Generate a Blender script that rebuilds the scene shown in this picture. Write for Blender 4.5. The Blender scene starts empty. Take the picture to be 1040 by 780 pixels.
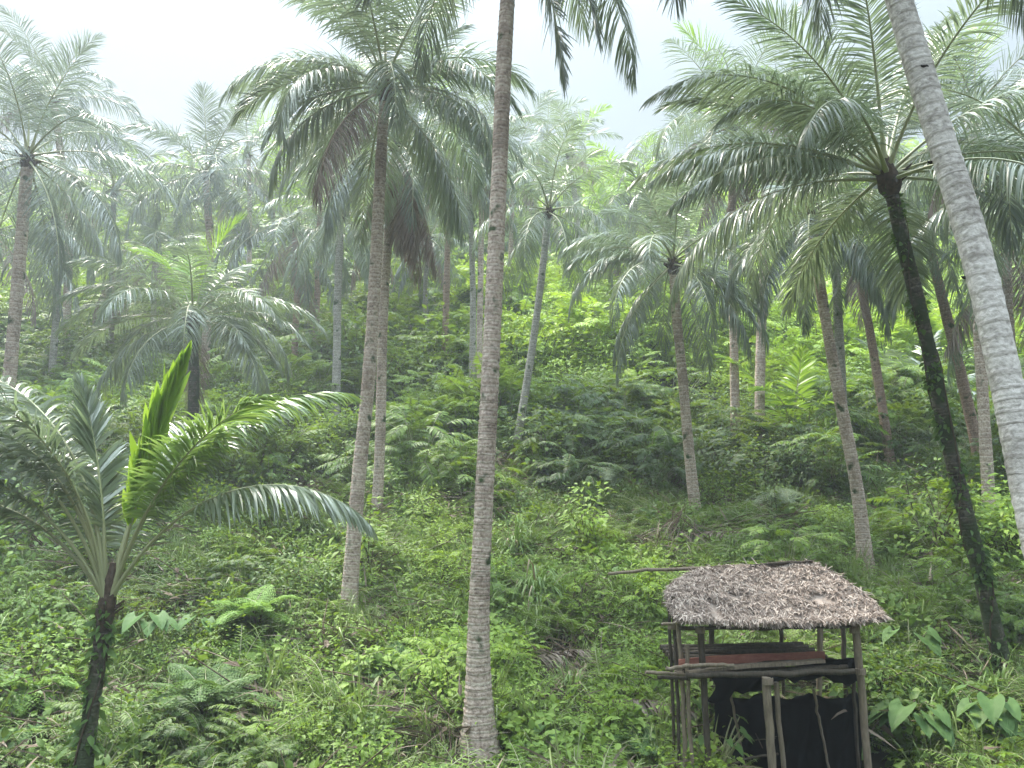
import bpy, math, random
import numpy as np
from mathutils import Vector, noise as mnoise

R = math.radians
rng = np.random.default_rng(7)
random.seed(7)

# ------------------------------------------------------------------ camera
F = 780.0            # focal length in photo pixels (photo 1040 x 780)
PITCH = R(8.0)
scene = bpy.context.scene
cam_d = bpy.data.cameras.new("camera")
cam_d.sensor_width = 36.0
cam_d.lens = 36.0 * F / 1040.0
cam_d.clip_start = 0.05
cam_d.clip_end = 3000
cam = bpy.data.objects.new("camera", cam_d)
scene.collection.objects.link(cam)
cam.location = (0, 0, 0)
cam.rotation_euler = (R(90) + PITCH, 0, 0)
scene.camera = cam

# ------------------------------------------------------------------ world, sun, exposure
SUN_EL, SUN_AZ = R(58), R(-38)      # azimuth from +Y (view direction), negative = left
world = bpy.data.worlds.new("World")
scene.world = world
world.use_nodes = True
nt = world.node_tree
nt.nodes.clear()
out = nt.nodes.new("ShaderNodeOutputWorld")
bg = nt.nodes.new("ShaderNodeBackground")
bg.inputs[1].default_value = 0.12
sky = nt.nodes.new("ShaderNodeTexSky")
sky.sky_type = 'NISHITA'
sky.sun_disc = False
sky.sun_elevation = SUN_EL
sky.sun_rotation = SUN_AZ
sky.dust_density = 4.0
sky.air_density = 1.0
# overcast layer: bright towards the zenith, dimmer at the horizon; unseen zenith boosted to light the foliage
geo = nt.nodes.new("ShaderNodeTexCoord")
sep = nt.nodes.new("ShaderNodeSeparateXYZ")
nt.links.new(geo.outputs['Generated'], sep.inputs[0])
mr = nt.nodes.new("ShaderNodeMapRange")
mr.inputs['From Min'].default_value = 0.0
mr.inputs['From Max'].default_value = 1.0
mr.inputs['To Min'].default_value = 0.17
mr.inputs['To Max'].default_value = 7.0
pz = nt.nodes.new("ShaderNodeMath"); pz.operation = 'POWER'; pz.use_clamp = True; pz.inputs[1].default_value = 6.0
nt.links.new(sep.outputs[2], pz.inputs[0])
nt.links.new(pz.outputs[0], mr.inputs['Value'])
nz = nt.nodes.new("ShaderNodeTexNoise")
nz.inputs['Scale'].default_value = 2.2
nz.inputs['Detail'].default_value = 5
nt.links.new(geo.outputs['Generated'], nz.inputs['Vector'])
nmr = nt.nodes.new("ShaderNodeMapRange")
nmr.inputs['To Min'].default_value = 0.94
nmr.inputs['To Max'].default_value = 1.06
nt.links.new(nz.outputs[0], nmr.inputs['Value'])
mu = nt.nodes.new("ShaderNodeMath"); mu.operation = 'MULTIPLY'
nt.links.new(mr.outputs[0], mu.inputs[0]); nt.links.new(nmr.outputs[0], mu.inputs[1])
mu2 = nt.nodes.new("ShaderNodeVectorMath"); mu2.operation = 'SCALE'
mu2.inputs[0].default_value = (6.9, 8.2, 9.1)
nt.links.new(mu.outputs[0], mu2.inputs['Scale'])
mx = nt.nodes.new("ShaderNodeMix"); mx.data_type = 'RGBA'
mx.inputs[0].default_value = 0.94
nt.links.new(sky.outputs[0], mx.inputs[6])
nt.links.new(mu2.outputs[0], mx.inputs[7])
nt.links.new(mx.outputs[2], bg.inputs[0])
nt.links.new(bg.outputs[0], out.inputs[0])

sun_d = bpy.data.lights.new("sun", 'SUN')
sun_d.energy = 4.8
sun_d.angle = R(14)
sun_d.color = (1.0, 0.93, 0.82)
sun = bpy.data.objects.new("sun", sun_d)
scene.collection.objects.link(sun)
sd = Vector((math.sin(SUN_AZ) * math.cos(SUN_EL), math.cos(SUN_AZ) * math.cos(SUN_EL), math.sin(SUN_EL)))
sun.rotation_euler = (-sd).to_track_quat('-Z', 'Y').to_euler()
sun.location = sd * 50

scene.view_settings.view_transform = 'Standard'
scene.view_settings.look = 'None'
scene.view_settings.gamma = 1.0
scene.view_settings.exposure = 1.1
scene.render.engine = 'CYCLES'
cy = scene.cycles
cy.max_bounces = 6
cy.diffuse_bounces = 3
cy.glossy_bounces = 2
cy.transmission_bounces = 4
cy.transparent_max_bounces = 4
cy.volume_bounces = 0
cy.use_denoising = True
cy.sample_clamp_indirect = 4.0

# ------------------------------------------------------------------ helpers
def ray(u, v):
    x, z = (u - 520) / F, (390 - v) / F
    return Vector((x, math.cos(PITCH) - math.sin(PITCH) * z, math.sin(PITCH) + math.cos(PITCH) * z))

def at(u, v, D):
    r = ray(u, v)
    return r * (D / r.y)

def project(p):
    """world arrays (n,3) -> photo pixel"""
    x, y, z = p[..., 0], p[..., 1], p[..., 2]
    d = np.maximum(y * math.cos(PITCH) + z * math.sin(PITCH), 1e-3)
    w = -y * math.sin(PITCH) + z * math.cos(PITCH)
    return 520 + F * x / d, 390 - F * w / d

PY = np.array([-60, -15, 0, 4, 6.5, 8, 11, 14, 16, 20, 26, 35, 50, 65, 80, 120, 400, 1200], float)
PZ = np.array([-1.5, -1.6, -1.65, -2.4, -2.95, -3.0, -2.1, -1.1, -0.55, 0.75, 3.3, 7.6, 15.2, 23.2, 28, 31, 31, 31], float)

def sinus(x, y, s, a, ph):
    return a * np.sin(x * s + ph) * np.cos(y * s * 0.83 + ph * 1.7)

def height(x, y):
    x = np.asarray(x, float); y = np.asarray(y, float)
    yy = y + 0.02 * x * np.clip(y / 20, 0, 1)
    # smoothed profile
    z = (np.interp(yy - 1.0, PY, PZ) + np.interp(yy, PY, PZ) * 2 + np.interp(yy + 1.0, PY, PZ)) / 4
    k = np.clip(y / 14, 0.25, 3.0)
    z = z + sinus(x, y, 0.21, 0.28, 0.6) * k + sinus(x, y, 0.53, 0.12, 2.1) * k + sinus(x, y, 1.3, 0.05, 4.0)
    # hollow dug out under the shelter
    hx, hy = 3.35, 8.55
    h = np.exp(-(((x - hx) / 1.05) ** 4 + ((y - hy) / 0.8) ** 4))
    z = z - 0.45 * h
    return z

def hgt(x, y):
    return float(height(x, y))

def ground_at(u, v):
    r = ray(u, v)
    t = 3.0
    while t < 200:
        p = r * t
        if p.z < hgt(p.x, p.y):
            return p
        t += 0.03
    return r * 60

def link(o, parent=None):
    scene.collection.objects.link(o)
    if parent is not None:
        o.parent = parent
    return o

def tag(o, label=None, cat=None, group=None, kind=None):
    if label: o['label'] = label
    if cat: o['category'] = cat
    if group: o['group'] = group
    if kind: o['kind'] = kind
    return o

def empty(name, loc, label, cat, group=None):
    o = bpy.data.objects.new(name, None)
    o.empty_display_size = 0.2
    o.location = loc
    link(o)
    return tag(o, label, cat, group)

class MB:
    """collects verts / faces from numpy blocks"""
    def __init__(s):
        s.v = []; s.f = []; s.m = []; s.n = 0; s.a = []
    def add(s, V, Fc, mat=0, att=None):
        V = np.asarray(V, float).reshape(-1, 3)
        Fc = np.asarray(Fc, np.int64)
        if Fc.ndim == 1: Fc = Fc.reshape(1, -1)
        s.v.append(V)
        s.f.append(Fc + s.n)
        s.m.append(np.full(len(Fc), mat, np.int32))
        s.a.append(np.zeros(len(V)) if att is None else np.asarray(att, float))
        s.n += len(V)
    def mesh(s, name, mats, smooth=True, att_name=None):
        me = bpy.data.meshes.new(name)
        V = np.concatenate(s.v)
        me.vertices.add(len(V))
        me.vertices.foreach_set("co", V.ravel())
        nl = sum(f.size for f in s.f); nf = sum(len(f) for f in s.f)
        me.loops.add(nl); me.polygons.add(nf)
        me.loops.foreach_set("vertex_index", np.concatenate([f.ravel() for f in s.f]).astype(np.int32))
        sizes = np.concatenate([np.full(len(f), f.shape[1], np.int32) for f in s.f])
        starts = np.concatenate([[0], np.cumsum(sizes)[:-1]]).astype(np.int32)
        me.polygons.foreach_set("loop_start", starts)
        me.polygons.foreach_set("material_index", np.concatenate(s.m))
        me.polygons.foreach_set("use_smooth", np.full(nf, smooth))
        if att_name:
            at_ = me.attributes.new(att_name, 'FLOAT', 'POINT')
            at_.data.foreach_set("value", np.concatenate(s.a))
        for m in mats: me.materials.append(m)
        me.update(calc_edges=True)
        me.validate()
        return me
    def obj(s, name, mats, parent=None, loc=(0, 0, 0), smooth=True, att_name=None):
        if not isinstance(mats, (list, tuple)): mats = [mats]
        o = bpy.data.objects.new(name, s.mesh(name, mats, smooth, att_name))
        o.location = loc
        return link(o, parent)

def norm(a):
    return a / np.maximum(np.linalg.norm(a, axis=-1, keepdims=True), 1e-9)

def catmull(P, n):
    P = np.asarray(P, float)
    if len(P) == 2:
        t = np.linspace(0, 1, n)[:, None]
        return P[0] * (1 - t) + P[1] * t
    Q = np.vstack([2 * P[0] - P[1], P, 2 * P[-1] - P[-2]])
    k = len(P) - 1
    out = []
    for t in np.linspace(0, k - 1e-6, n):
        i = int(t); f = t - i
        a, b, c, d = Q[i], Q[i + 1], Q[i + 2], Q[i + 3]
        out.append(0.5 * ((2 * b) + (-a + c) * f + (2 * a - 5 * b + 4 * c - d) * f * f + (-a + 3 * b - 3 * c + d) * f ** 3))
    return np.array(out)

def tube(mb, P, rad, sides=8, mat=0, att=None, lump=0.0, cap=True, rnd=None, flat=1.0):
    P = np.asarray(P, float)
    n = len(P)
    rad = np.broadcast_to(np.asarray(rad, float), (n,))
    T = norm(np.gradient(P, axis=0))
    ref = np.array([0, 0, 1.0]) if abs(T[n // 2][2]) < 0.8 else np.array([1.0, 0, 0])
    A = norm(np.cross(T, ref)); B = np.cross(T, A)
    th = np.linspace(0, 2 * math.pi, sides, endpoint=False)
    r = rad[:, None] * np.ones((1, sides))
    if lump:
        g = rnd if rnd is not None else rng
        r = r * (1 + lump * g.standard_normal((n, sides)) * 0.5)
    V = P[:, None, :] + r[..., None] * (np.cos(th)[None, :, None] * A[:, None, :] + flat * np.sin(th)[None, :, None] * B[:, None, :])
    i = np.arange(n - 1)[:, None]; j = np.arange(sides)[None, :]
    j2 = (j + 1) % sides
    Fq = np.stack([i * sides + j, i * sides + j2, (i + 1) * sides + j2, (i + 1) * sides + j], -1).reshape(-1, 4)
    aa = None if att is None else np.repeat(np.asarray(att, float), sides)
    mb.add(V.reshape(-1, 3), Fq, mat, aa)
    if cap:
        base = V[-1]
        mb.add(base, np.arange(sides)[None, :], mat, None if att is None else np.full(sides, att[-1]))
        mb.add(V[0][::-1], np.arange(sides)[None, :], mat, None if att is None else np.full(sides, att[0]))

def blades(mb, base, d0, wv, length, width, seg=4, hang=0.5, prof=None, mat=0, down=(0, 0, -1), curl=None):
    """strip leaves. base,d0,wv: (n,3); length,width: (n,)"""
    n = len(base)
    down = np.array(down, float)
    if prof is None: prof = np.interp(np.linspace(0, 1, seg + 1), [0, .2, .55, .85, 1], [.45, 1, .95, .55, .04])
    hang = np.broadcast_to(np.asarray(hang, float), (n,))
    P = np.array(base, float)
    V = np.zeros((n, seg + 1, 2, 3))
    for k in range(seg + 1):
        t = k / seg
        d = norm(d0 + down * (hang * t)[:, None])
        w = norm(wv - (np.sum(wv * d, -1, keepdims=True)) * d)
        hw = (width * prof[k] * 0.5)[:, None]
        V[:, k, 0] = P - w * hw
        V[:, k, 1] = P + w * hw
        P = P + d * (length / seg)[:, None]
    b = (np.arange(n) * (seg + 1) * 2)[:, None]
    k = np.arange(seg)[None, :] * 2
    Fq = np.stack([b + k, b + k + 1, b + k + 3, b + k + 2], -1).reshape(-1, 4)
    mb.add(V.reshape(-1, 3), Fq, mat)

def leaf_set(mb, base, d, nrm, length, width, fold=0.25, droop=0.3, mat=0, shape='ovate'):
    """broad folded leaves with a midrib, 6 faces each"""
    n = len(base)
    d = norm(d); w = norm(np.cross(d, nrm)); nn = np.cross(w, d)
    L = length[:, None]; W = width[:, None] * 0.5
    dz = np.array([0, 0, -1.0])
    def pt(t, s, lift=0.0):
        return base + d * (L * t) + w * (W * s) + nn * (W * lift) + dz * (L * droop * t * t)
    if shape == 'heart':
        pts = [pt(0.08, 0), pt(-0.12, .75, fold), pt(-0.12, -.75, fold), pt(0.3, 1, fold), pt(.3, -1, fold), pt(.35, 0), pt(.68, .6, fold * .6), pt(.68, -.6, fold * .6), pt(.7, 0), pt(1, 0)]
        V = np.stack(pts, 1)
        Fq = np.array([[0, 1, 3, 5], [0, 5, 4, 2], [5, 3, 6, 8], [5, 8, 7, 4]]); Ft = np.array([[8, 6, 9], [8, 9, 7]])
        nv = 10
    else:
        a, b2 = (1, .85) if shape == 'ovate' else (.9, .9)
        pts = [pt(0, 0), pt(.33, a, fold), pt(.33, -a, fold), pt(.35, 0), pt(.68, b2 * .8, fold * .8), pt(.68, -b2 * .8, fold * .8), pt(.7, 0), pt(1, 0)]
        V = np.stack(pts, 1)
        Fq = np.array([[3, 1, 4, 6], [3, 6, 5, 2]]); Ft = np.array([[0, 1, 3], [0, 3, 2], [6, 4, 7], [6, 7, 5]])
        nv = 8
    off = (np.arange(n) * nv)[:, None, None]
    s0 = mb.n
    mb.add(V.reshape(-1, 3), (off + Fq[None]).reshape(-1, 4), mat)
    mb.f.append((off + Ft[None]).reshape(-1, 3) + s0); mb.m.append(np.full(n * len(Ft), mat, np.int32))

# ------------------------------------------------------------------ materials
def new_mat(name):
    m = bpy.data.materials.new(name); m.use_nodes = True
    return m, m.node_tree, m.node_tree.nodes['Principled BSDF'], m.node_tree.nodes['Material Output']

def ramp(nt, stops):
    r = nt.nodes.new("ShaderNodeValToRGB")
    e = r.color_ramp.elements
    while len(e) > 1: e.remove(e[-1])
    e[0].position = stops[0][0]; e[0].color = (*stops[0][1], 1)
    for p, c in stops[1:]:
        x = e.new(p); x.color = (*c, 1)
    return r

def math_n(nt, op, a, b=None, c=None):
    n = nt.nodes.new("ShaderNodeMath"); n.operation = op
    for i, x in enumerate((a, b, c)):
        if x is None: continue
        if isinstance(x, (int, float)): n.inputs[i].default_value = x
        else: nt.links.new(x, n.inputs[i])
    return n.outputs[0]

def leaf_mat(name, stops, rough=0.42, trans=0.3, tcol=(0.16, 0.26, 0.03), use_tint=False, spec=0.5, var=0.5, nscale=0.6):
    """stops: dark -> light colours picked by per-leaf random, noise and (for instances) tint"""
    m, nt, b, o = new_mat(name)
    g = nt.nodes.new("ShaderNodeNewGeometry")
    nz = nt.nodes.new("ShaderNodeTexNoise"); nz.inputs['Scale'].default_value = nscale; nz.inputs['Detail'].default_value = 4
    nt.links.new(g.outputs['Position'], nz.inputs['Vector'])
    v = math_n(nt, 'MULTIPLY_ADD', g.outputs['Random Per Island'], var, math_n(nt, 'MULTIPLY', nz.outputs[0], 1 - var))
    if use_tint:
        a = nt.nodes.new("ShaderNodeAttribute"); a.attribute_type = 'INSTANCER'; a.attribute_name = 'tint'
        v = math_n(nt, 'ADD', math_n(nt, 'MULTIPLY', v, 0.45), math_n(nt, 'MULTIPLY', a.outputs['Fac'], 0.6))
    r = ramp(nt, stops)
    nt.links.new(v, r.inputs[0])
    nt.links.new(r.outputs[0], b.inputs['Base Color'])
    b.inputs['Roughness'].default_value = rough
    b.inputs['Specular IOR Level'].default_value = spec
    t = nt.nodes.new("ShaderNodeBsdfTranslucent")
    mixc = nt.nodes.new("ShaderNodeMix"); mixc.data_type = 'RGBA'; mixc.inputs[0].default_value = 0.5
    mixc.inputs[7].default_value = (*tcol, 1)
    nt.links.new(r.outputs[0], mixc.inputs[6])
    nt.links.new(mixc.outputs[2], t.inputs[0])
    ms = nt.nodes.new("ShaderNodeMixShader"); ms.inputs[0].default_value = trans
    nt.links.new(b.outputs[0], ms.inputs[1]); nt.links.new(t.outputs[0], ms.inputs[2])
    nt.links.new(ms.outputs[0], o.inputs[0])
    return m

M = {}
M['frond'] = leaf_mat('palm_leaflet', [(0.15, (.11, .145, .09)), (.5, (.175, .215, .145)), (.85, (.26, .3, .22))], rough=.36, trans=.36, spec=1.0, tcol=(.22, .3, .1))
M['frond_dark'] = leaf_mat('palm_leaflet_deep_green', [(0.15, (.1, .13, .1)), (.5, (.155, .19, .15)), (.85, (.235, .27, .22))], rough=.36, trans=.34, spec=1.0, tcol=(.2, .26, .14))
M['frond_young'] = leaf_mat('palm_leaflet_fresh', [(0.1, (.14, .25, .03)), (.5, (.22, .37, .045)), (.9, (.32, .45, .08))], rough=.42, trans=.45, tcol=(.34, .5, .03))
M['frond_mid'] = leaf_mat('palm_leaflet_yellowing', [(0.15, (.11, .18, .05)), (.5, (.17, .27, .075)), (.9, (.26, .34, .13))], rough=.4, trans=.4, spec=.8, tcol=(.28, .4, .05))
M['frond_dry'] = leaf_mat('palm_leaflet_dry', [(0.1, (.14, .105, .09)), (.5, (.24, .19, .16)), (.9, (.36, .3, .26))], rough=.8, trans=.15, tcol=(.25, .16, .1), spec=.2)
M['rachis'] = leaf_mat('palm_midrib', [(0.2, (.2, .23, .1)), (.6, (.3, .31, .17)), (.9, (.4, .4, .26))], rough=.45, trans=.0, spec=.6)
M['rachis_dry'] = leaf_mat('palm_midrib_dry', [(0.2, (.16, .11, .08)), (.8, (.3, .23, .17))], rough=.8, trans=.0)
M['herb'] = leaf_mat('herb_leaf', [(0.1, (.035, .075, .016)), (.35, (.085, .155, .028)), (.62, (.165, .265, .045)), (.9, (.28, .4, .08))], rough=.58, trans=.31, use_tint=True, tcol=(.3, .42, .04), spec=.35)
M['fern'] = leaf_mat('fern_leaf', [(0.1, (.045, .09, .02)), (.35, (.105, .185, .035)), (.62, (.19, .29, .055)), (.9, (.3, .42, .1))], rough=.6, trans=.32, use_tint=True, tcol=(.3, .42, .05), spec=.35)
M['bush'] = leaf_mat('bush_leaf', [(0.1, (.022, .05, .014)), (.35, (.07, .135, .026)), (.62, (.18, .29, .035)), (.88, (.38, .52, .06))], rough=.55, trans=.36, tcol=(.38, .52, .03), use_tint=True, spec=.4)
M['grass'] = leaf_mat('grass_blade', [(0.1, (.08, .12, .035)), (.5, (.17, .24, .07)), (.9, (.34, .38, .16))], rough=.5, trans=.33, use_tint=True)
M['litter'] = leaf_mat('dead_leaf', [(0.1, (.07, .05, .035)), (.5, (.16, .12, .09)), (.9, (.32, .26, .2))], rough=.85, trans=.08, spec=.2)
M['twig'] = leaf_mat('twig_bark', [(0.2, (.05, .035, .025)), (.8, (.15, .11, .08))], rough=.9, trans=.0, spec=.2)
M['plant_big'] = leaf_mat('broad_leaf', [(0.1, (.045, .1, .03)), (.5, (.09, .17, .05)), (.9, (.17, .28, .09))], rough=.6, trans=.3, spec=.22, nscale=9)
M['plant_bright'] = leaf_mat('bright_feather_leaf', [(0.1, (.11, .2, .045)), (.5, (.18, .31, .07)), (.9, (.28, .42, .1))], rough=.62, spec=.25, trans=.4, tcol=(.28, .42, .05))
M['plant_mid'] = leaf_mat('mid_green_leaf', [(0.1, (.05, .1, .035)), (.5, (.09, .165, .045)), (.9, (.16, .26, .075))], rough=.62, trans=.35, spec=.25)
M['plant_grey'] = leaf_mat('pale_grey_green_leaf', [(0.1, (.1, .14, .08)), (.5, (.17, .22, .13)), (.9, (.24, .29, .18))], rough=.65, trans=.3, spec=.25)

def trunk_mat(name, dark, mid, pale, line, moss=0.0, lichen=0.3, mosscol=(.05, .075, .03)):
    m, nt, b, o = new_mat(name)
    a = nt.nodes.new("ShaderNodeAttribute"); a.attribute_name = 'ring'
    tc = nt.nodes.new("ShaderNodeTexCoord")
    n1 = nt.nodes.new("ShaderNodeTexNoise"); n1.inputs['Scale'].default_value = 4.0; n1.inputs['Detail'].default_value = 8; n1.inputs['Roughness'].default_value = .7
    n2 = nt.nodes.new("ShaderNodeTexNoise"); n2.inputs['Scale'].default_value = 30; n2.inputs['Detail'].default_value = 6
    n3 = nt.nodes.new("ShaderNodeTexNoise"); n3.inputs['Scale'].default_value = 1.2; n3.inputs['Detail'].default_value = 7; n3.inputs['Roughness'].default_value = .75
    for n in (n1, n2, n3): nt.links.new(tc.outputs['Object'], n.inputs['Vector'])
    # wobbly rings
    w = math_n(nt, 'ADD', a.outputs['Fac'], math_n(nt, 'MULTIPLY', n1.outputs[0], 0.9))
    fr = math_n(nt, 'FRACT', w)
    rings = ramp(nt, [(0.0, (0.15,) * 3), (.1, (0.0,) * 3), (.25, (0.25,) * 3), (.68, (0.35,) * 3), (.8, (1,) * 3), (.95, (.9,) * 3), (1, (.1,) * 3)])
    nt.links.new(fr, rings.inputs[0])
    base = ramp(nt, [(.36, dark), (.49, mid), (.64, pale)])
    s = math_n(nt, 'ADD', math_n(nt, 'MULTIPLY', n1.outputs[0], .45), math_n(nt, 'MULTIPLY', n2.outputs[0], .55))
    nt.links.new(s, base.inputs[0])
    mix = nt.nodes.new("ShaderNodeMix"); mix.data_type = 'RGBA'
    lf = math_n(nt, 'MULTIPLY', rings.outputs[0], math_n(nt, 'MULTIPLY_ADD', n2.outputs[0], 1.6, -.35))
    lf.node.use_clamp = True
    nt.links.new(lf, mix.inputs[0]); nt.links.new(base.outputs[0], mix.inputs[6]); mix.inputs[7].default_value = (*line, 1)
    # lichen / stain blotches
    bl = ramp(nt, [(.5, (0,) * 3), (.58, (1,) * 3)]); nt.links.new(n3.outputs[0], bl.inputs[0])
    mix2 = nt.nodes.new("ShaderNodeMix"); mix2.data_type = 'RGBA'
    nt.links.new(math_n(nt, 'MULTIPLY', bl.outputs[0], lichen), mix2.inputs[0])
    nt.links.new(mix.outputs[2], mix2.inputs[6]); mix2.inputs[7].default_value = (*dark, 1)
    last = mix2.outputs[2]
    if moss:
        mn = nt.nodes.new("ShaderNodeTexNoise"); mn.inputs['Scale'].default_value = 4; mn.inputs['Detail'].default_value = 8
        nt.links.new(tc.outputs['Object'], mn.inputs['Vector'])
        mrp = ramp(nt, [(.62 - moss * .35, (0,) * 3), (.7 - moss * .3, (1,) * 3)]); nt.links.new(mn.outputs[0], mrp.inputs[0])
        mix3 = nt.nodes.new("ShaderNodeMix"); mix3.data_type = 'RGBA'
        nt.links.new(mrp.outputs[0], mix3.inputs[0]); nt.links.new(last, mix3.inputs[6]); mix3.inputs[7].default_value = (*mosscol, 1)
        last = mix3.outputs[2]
    nt.links.new(last, b.inputs['Base Color'])
    b.inputs['Roughness'].default_value = .85; b.inputs['Specular IOR Level'].default_value = .25
    bu = nt.nodes.new("ShaderNodeBump"); bu.inputs['Strength'].default_value = .7; bu.inputs['Distance'].default_value = .02
    hh = math_n(nt, 'ADD', math_n(nt, 'MULTIPLY', rings.outputs[0], .5), n2.outputs[0])
    nt.links.new(hh, bu.inputs['Height']); nt.links.new(bu.outputs[0], b.inputs['Normal'])
    return m

M['bark'] = trunk_mat('palm_bark', (.15, .105, .08), (.38, .29, .235), (.54, .435, .365), (.76, .68, .6), moss=.08, lichen=.5)
M['bark_grey'] = trunk_mat('palm_bark_grey', (.15, .14, .12), (.28, .265, .23), (.42, .4, .36), (.55, .52, .47), moss=.05)
M['bark_red'] = trunk_mat('palm_bark_reddish', (.13, .08, .06), (.28, .185, .14), (.4, .28, .22), (.5, .4, .33), moss=.05)
M['bark_pale'] = trunk_mat('palm_bark_pale', (.3, .27, .245), (.58, .54, .5), (.78, .74, .7), (.34, .3, .27), moss=.0, lichen=.6)
M['bark_moss'] = trunk_mat('palm_bark_mossy', (.03, .026, .02), (.075, .065, .05), (.16, .14, .115), (.24, .22, .18), moss=.6, mosscol=(.045, .06, .028))

def simple_noise_mat(name, c1, c2, scale=8, rough=.8, bump=.3, spec=.3, stretch=None, c3=None):
    m, nt, b, o = new_mat(name)
    tc = nt.nodes.new("ShaderNodeTexCoord")
    mp = nt.nodes.new("ShaderNodeMapping")
    if stretch: mp.inputs['Scale'].default_value = stretch
    nt.links.new(tc.outputs['Object'], mp.inputs[0])
    n = nt.nodes.new("ShaderNodeTexNoise"); n.inputs['Scale'].default_value = scale; n.inputs['Detail'].default_value = 8; n.inputs['Roughness'].default_value = .65
    nt.links.new(mp.outputs[0], n.inputs['Vector'])
    r = ramp(nt, [(.3, c1), (.7, c2)] + ([(.85, c3)] if c3 else []))
    nt.links.new(n.outputs[0], r.inputs[0]); nt.links.new(r.outputs[0], b.inputs['Base Color'])
    b.inputs['Roughness'].default_value = rough; b.inputs['Specular IOR Level'].default_value = spec
    bu = nt.nodes.new("ShaderNodeBump"); bu.inputs['Strength'].default_value = bump; bu.inputs['Distance'].default_value = .02
    nt.links.new(n.outputs[0], bu.inputs['Height']); nt.links.new(bu.outputs[0], b.inputs['Normal'])
    return m
M['soil'] = simple_noise_mat('soil', (.02, .018, .01), (.04, .042, .018), scale=1.6, rough=.95, bump=.8, c3=(.09, .09, .045))
M['fibre'] = simple_noise_mat('palm_fibre', (.03, .022, .016), (.12, .085, .06), scale=20, rough=.95, bump=.8)
M['pole'] = simple_noise_mat('weathered_pole', (.13, .1, .07), (.3, .24, .18), scale=6, rough=.8, bump=.5, stretch=(6, 6, 1), c3=(.4, .34, .27))
M['pole_dark'] = simple_noise_mat('dark_pole', (.035, .028, .02), (.1, .08, .06), scale=6, rough=.8, bump=.5, stretch=(6, 6, 1))
M['board'] = simple_noise_mat('red_board', (.3, .1, .07), (.46, .2, .15), scale=6, rough=.7, bump=.4, stretch=(1, 6, 6), c3=(.6, .38, .32))
M['shade_sheet'] = simple_noise_mat('black_shade_sheet', (.002, .003, .0025), (.006, .008, .007), scale=3, rough=1, bump=.4, spec=.02)  # near-black colour in place of the deep shade under the shelf
M['thatch'] = leaf_mat('thatch_strip', [(0.1, (.11, .08, .064)), (.4, (.29, .228, .19)), (.7, (.47, .385, .33)), (.95, (.64, .55, .48))], rough=.85, trans=.03, tcol=(.2, .15, .1), spec=.2, var=.8, nscale=3)
M['nut'] = simple_noise_mat('coconut_husk', (.12, .12, .04), (.22, .2, .07), scale=10, rough=.5, bump=.1)
M['cut'] = simple_noise_mat('dark_cut', (.01, .008, .007), (.03, .025, .02), scale=20, rough=.9, bump=.4)

# ------------------------------------------------------------------ ground
def build_ground():
    xs = np.unique(np.concatenate([np.linspace(-14, 14, 141), np.linspace(-70, 70, 141), np.linspace(-1200, 1200, 49)]))
    ys = np.unique(np.concatenate([np.linspace(2, 24, 111), np.linspace(-60, 90, 151), np.linspace(-600, 1200, 37)]))
    X, Y = np.meshgrid(xs, ys)
    Z = height(X, Y)
    V = np.stack([X, Y, Z], -1).reshape(-1, 3)
    ny, nx = X.shape
    i = np.arange(ny - 1)[:, None]; j = np.arange(nx - 1)[None, :]
    Fq = np.stack([i * nx + j, i * nx + j + 1, (i + 1) * nx + j + 1, (i + 1) * nx + j], -1).reshape(-1, 4)
    mb = MB(); mb.add(V, Fq)
    o = mb.obj('ground', M['soil'])
    tag(o, 'dark soil slope under the undergrowth', None, None, 'structure')
build_ground()

# ------------------------------------------------------------------ haze
HAZE_DENSITY = 0.0028
def build_haze():
    x0, x1, y0, y1, z0, z1 = -130, 130, -20, 120, -6, 52
    V = [(x, y, z) for z in (z0, z1) for y in (y0, y1) for x in (x0, x1)]
    Fq = [(0, 2, 3, 1), (4, 5, 7, 6), (0, 1, 5, 4), (2, 6, 7, 3), (0, 4, 6, 2), (1, 3, 7, 5)]
    mb = MB(); mb.add(V, Fq)
    m = bpy.data.materials.new('haze_air'); m.use_nodes = True
    nt = m.node_tree; nt.nodes.clear()
    o = nt.nodes.new("ShaderNodeOutputMaterial")
    v = nt.nodes.new("ShaderNodeVolumePrincipled")
    v.inputs['Color'].default_value = (.84, .92, 1.0, 1)
    v.inputs['Density'].default_value = HAZE_DENSITY
    v.inputs['Anisotropy'].default_value = 0.3
    nt.links.new(v.outputs[0], o.inputs['Volume'])
    ob = mb.obj('haze', m, smooth=False)
    tag(ob, 'thin white mist over the hillside', None, None, 'stuff')
build_haze()

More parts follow.
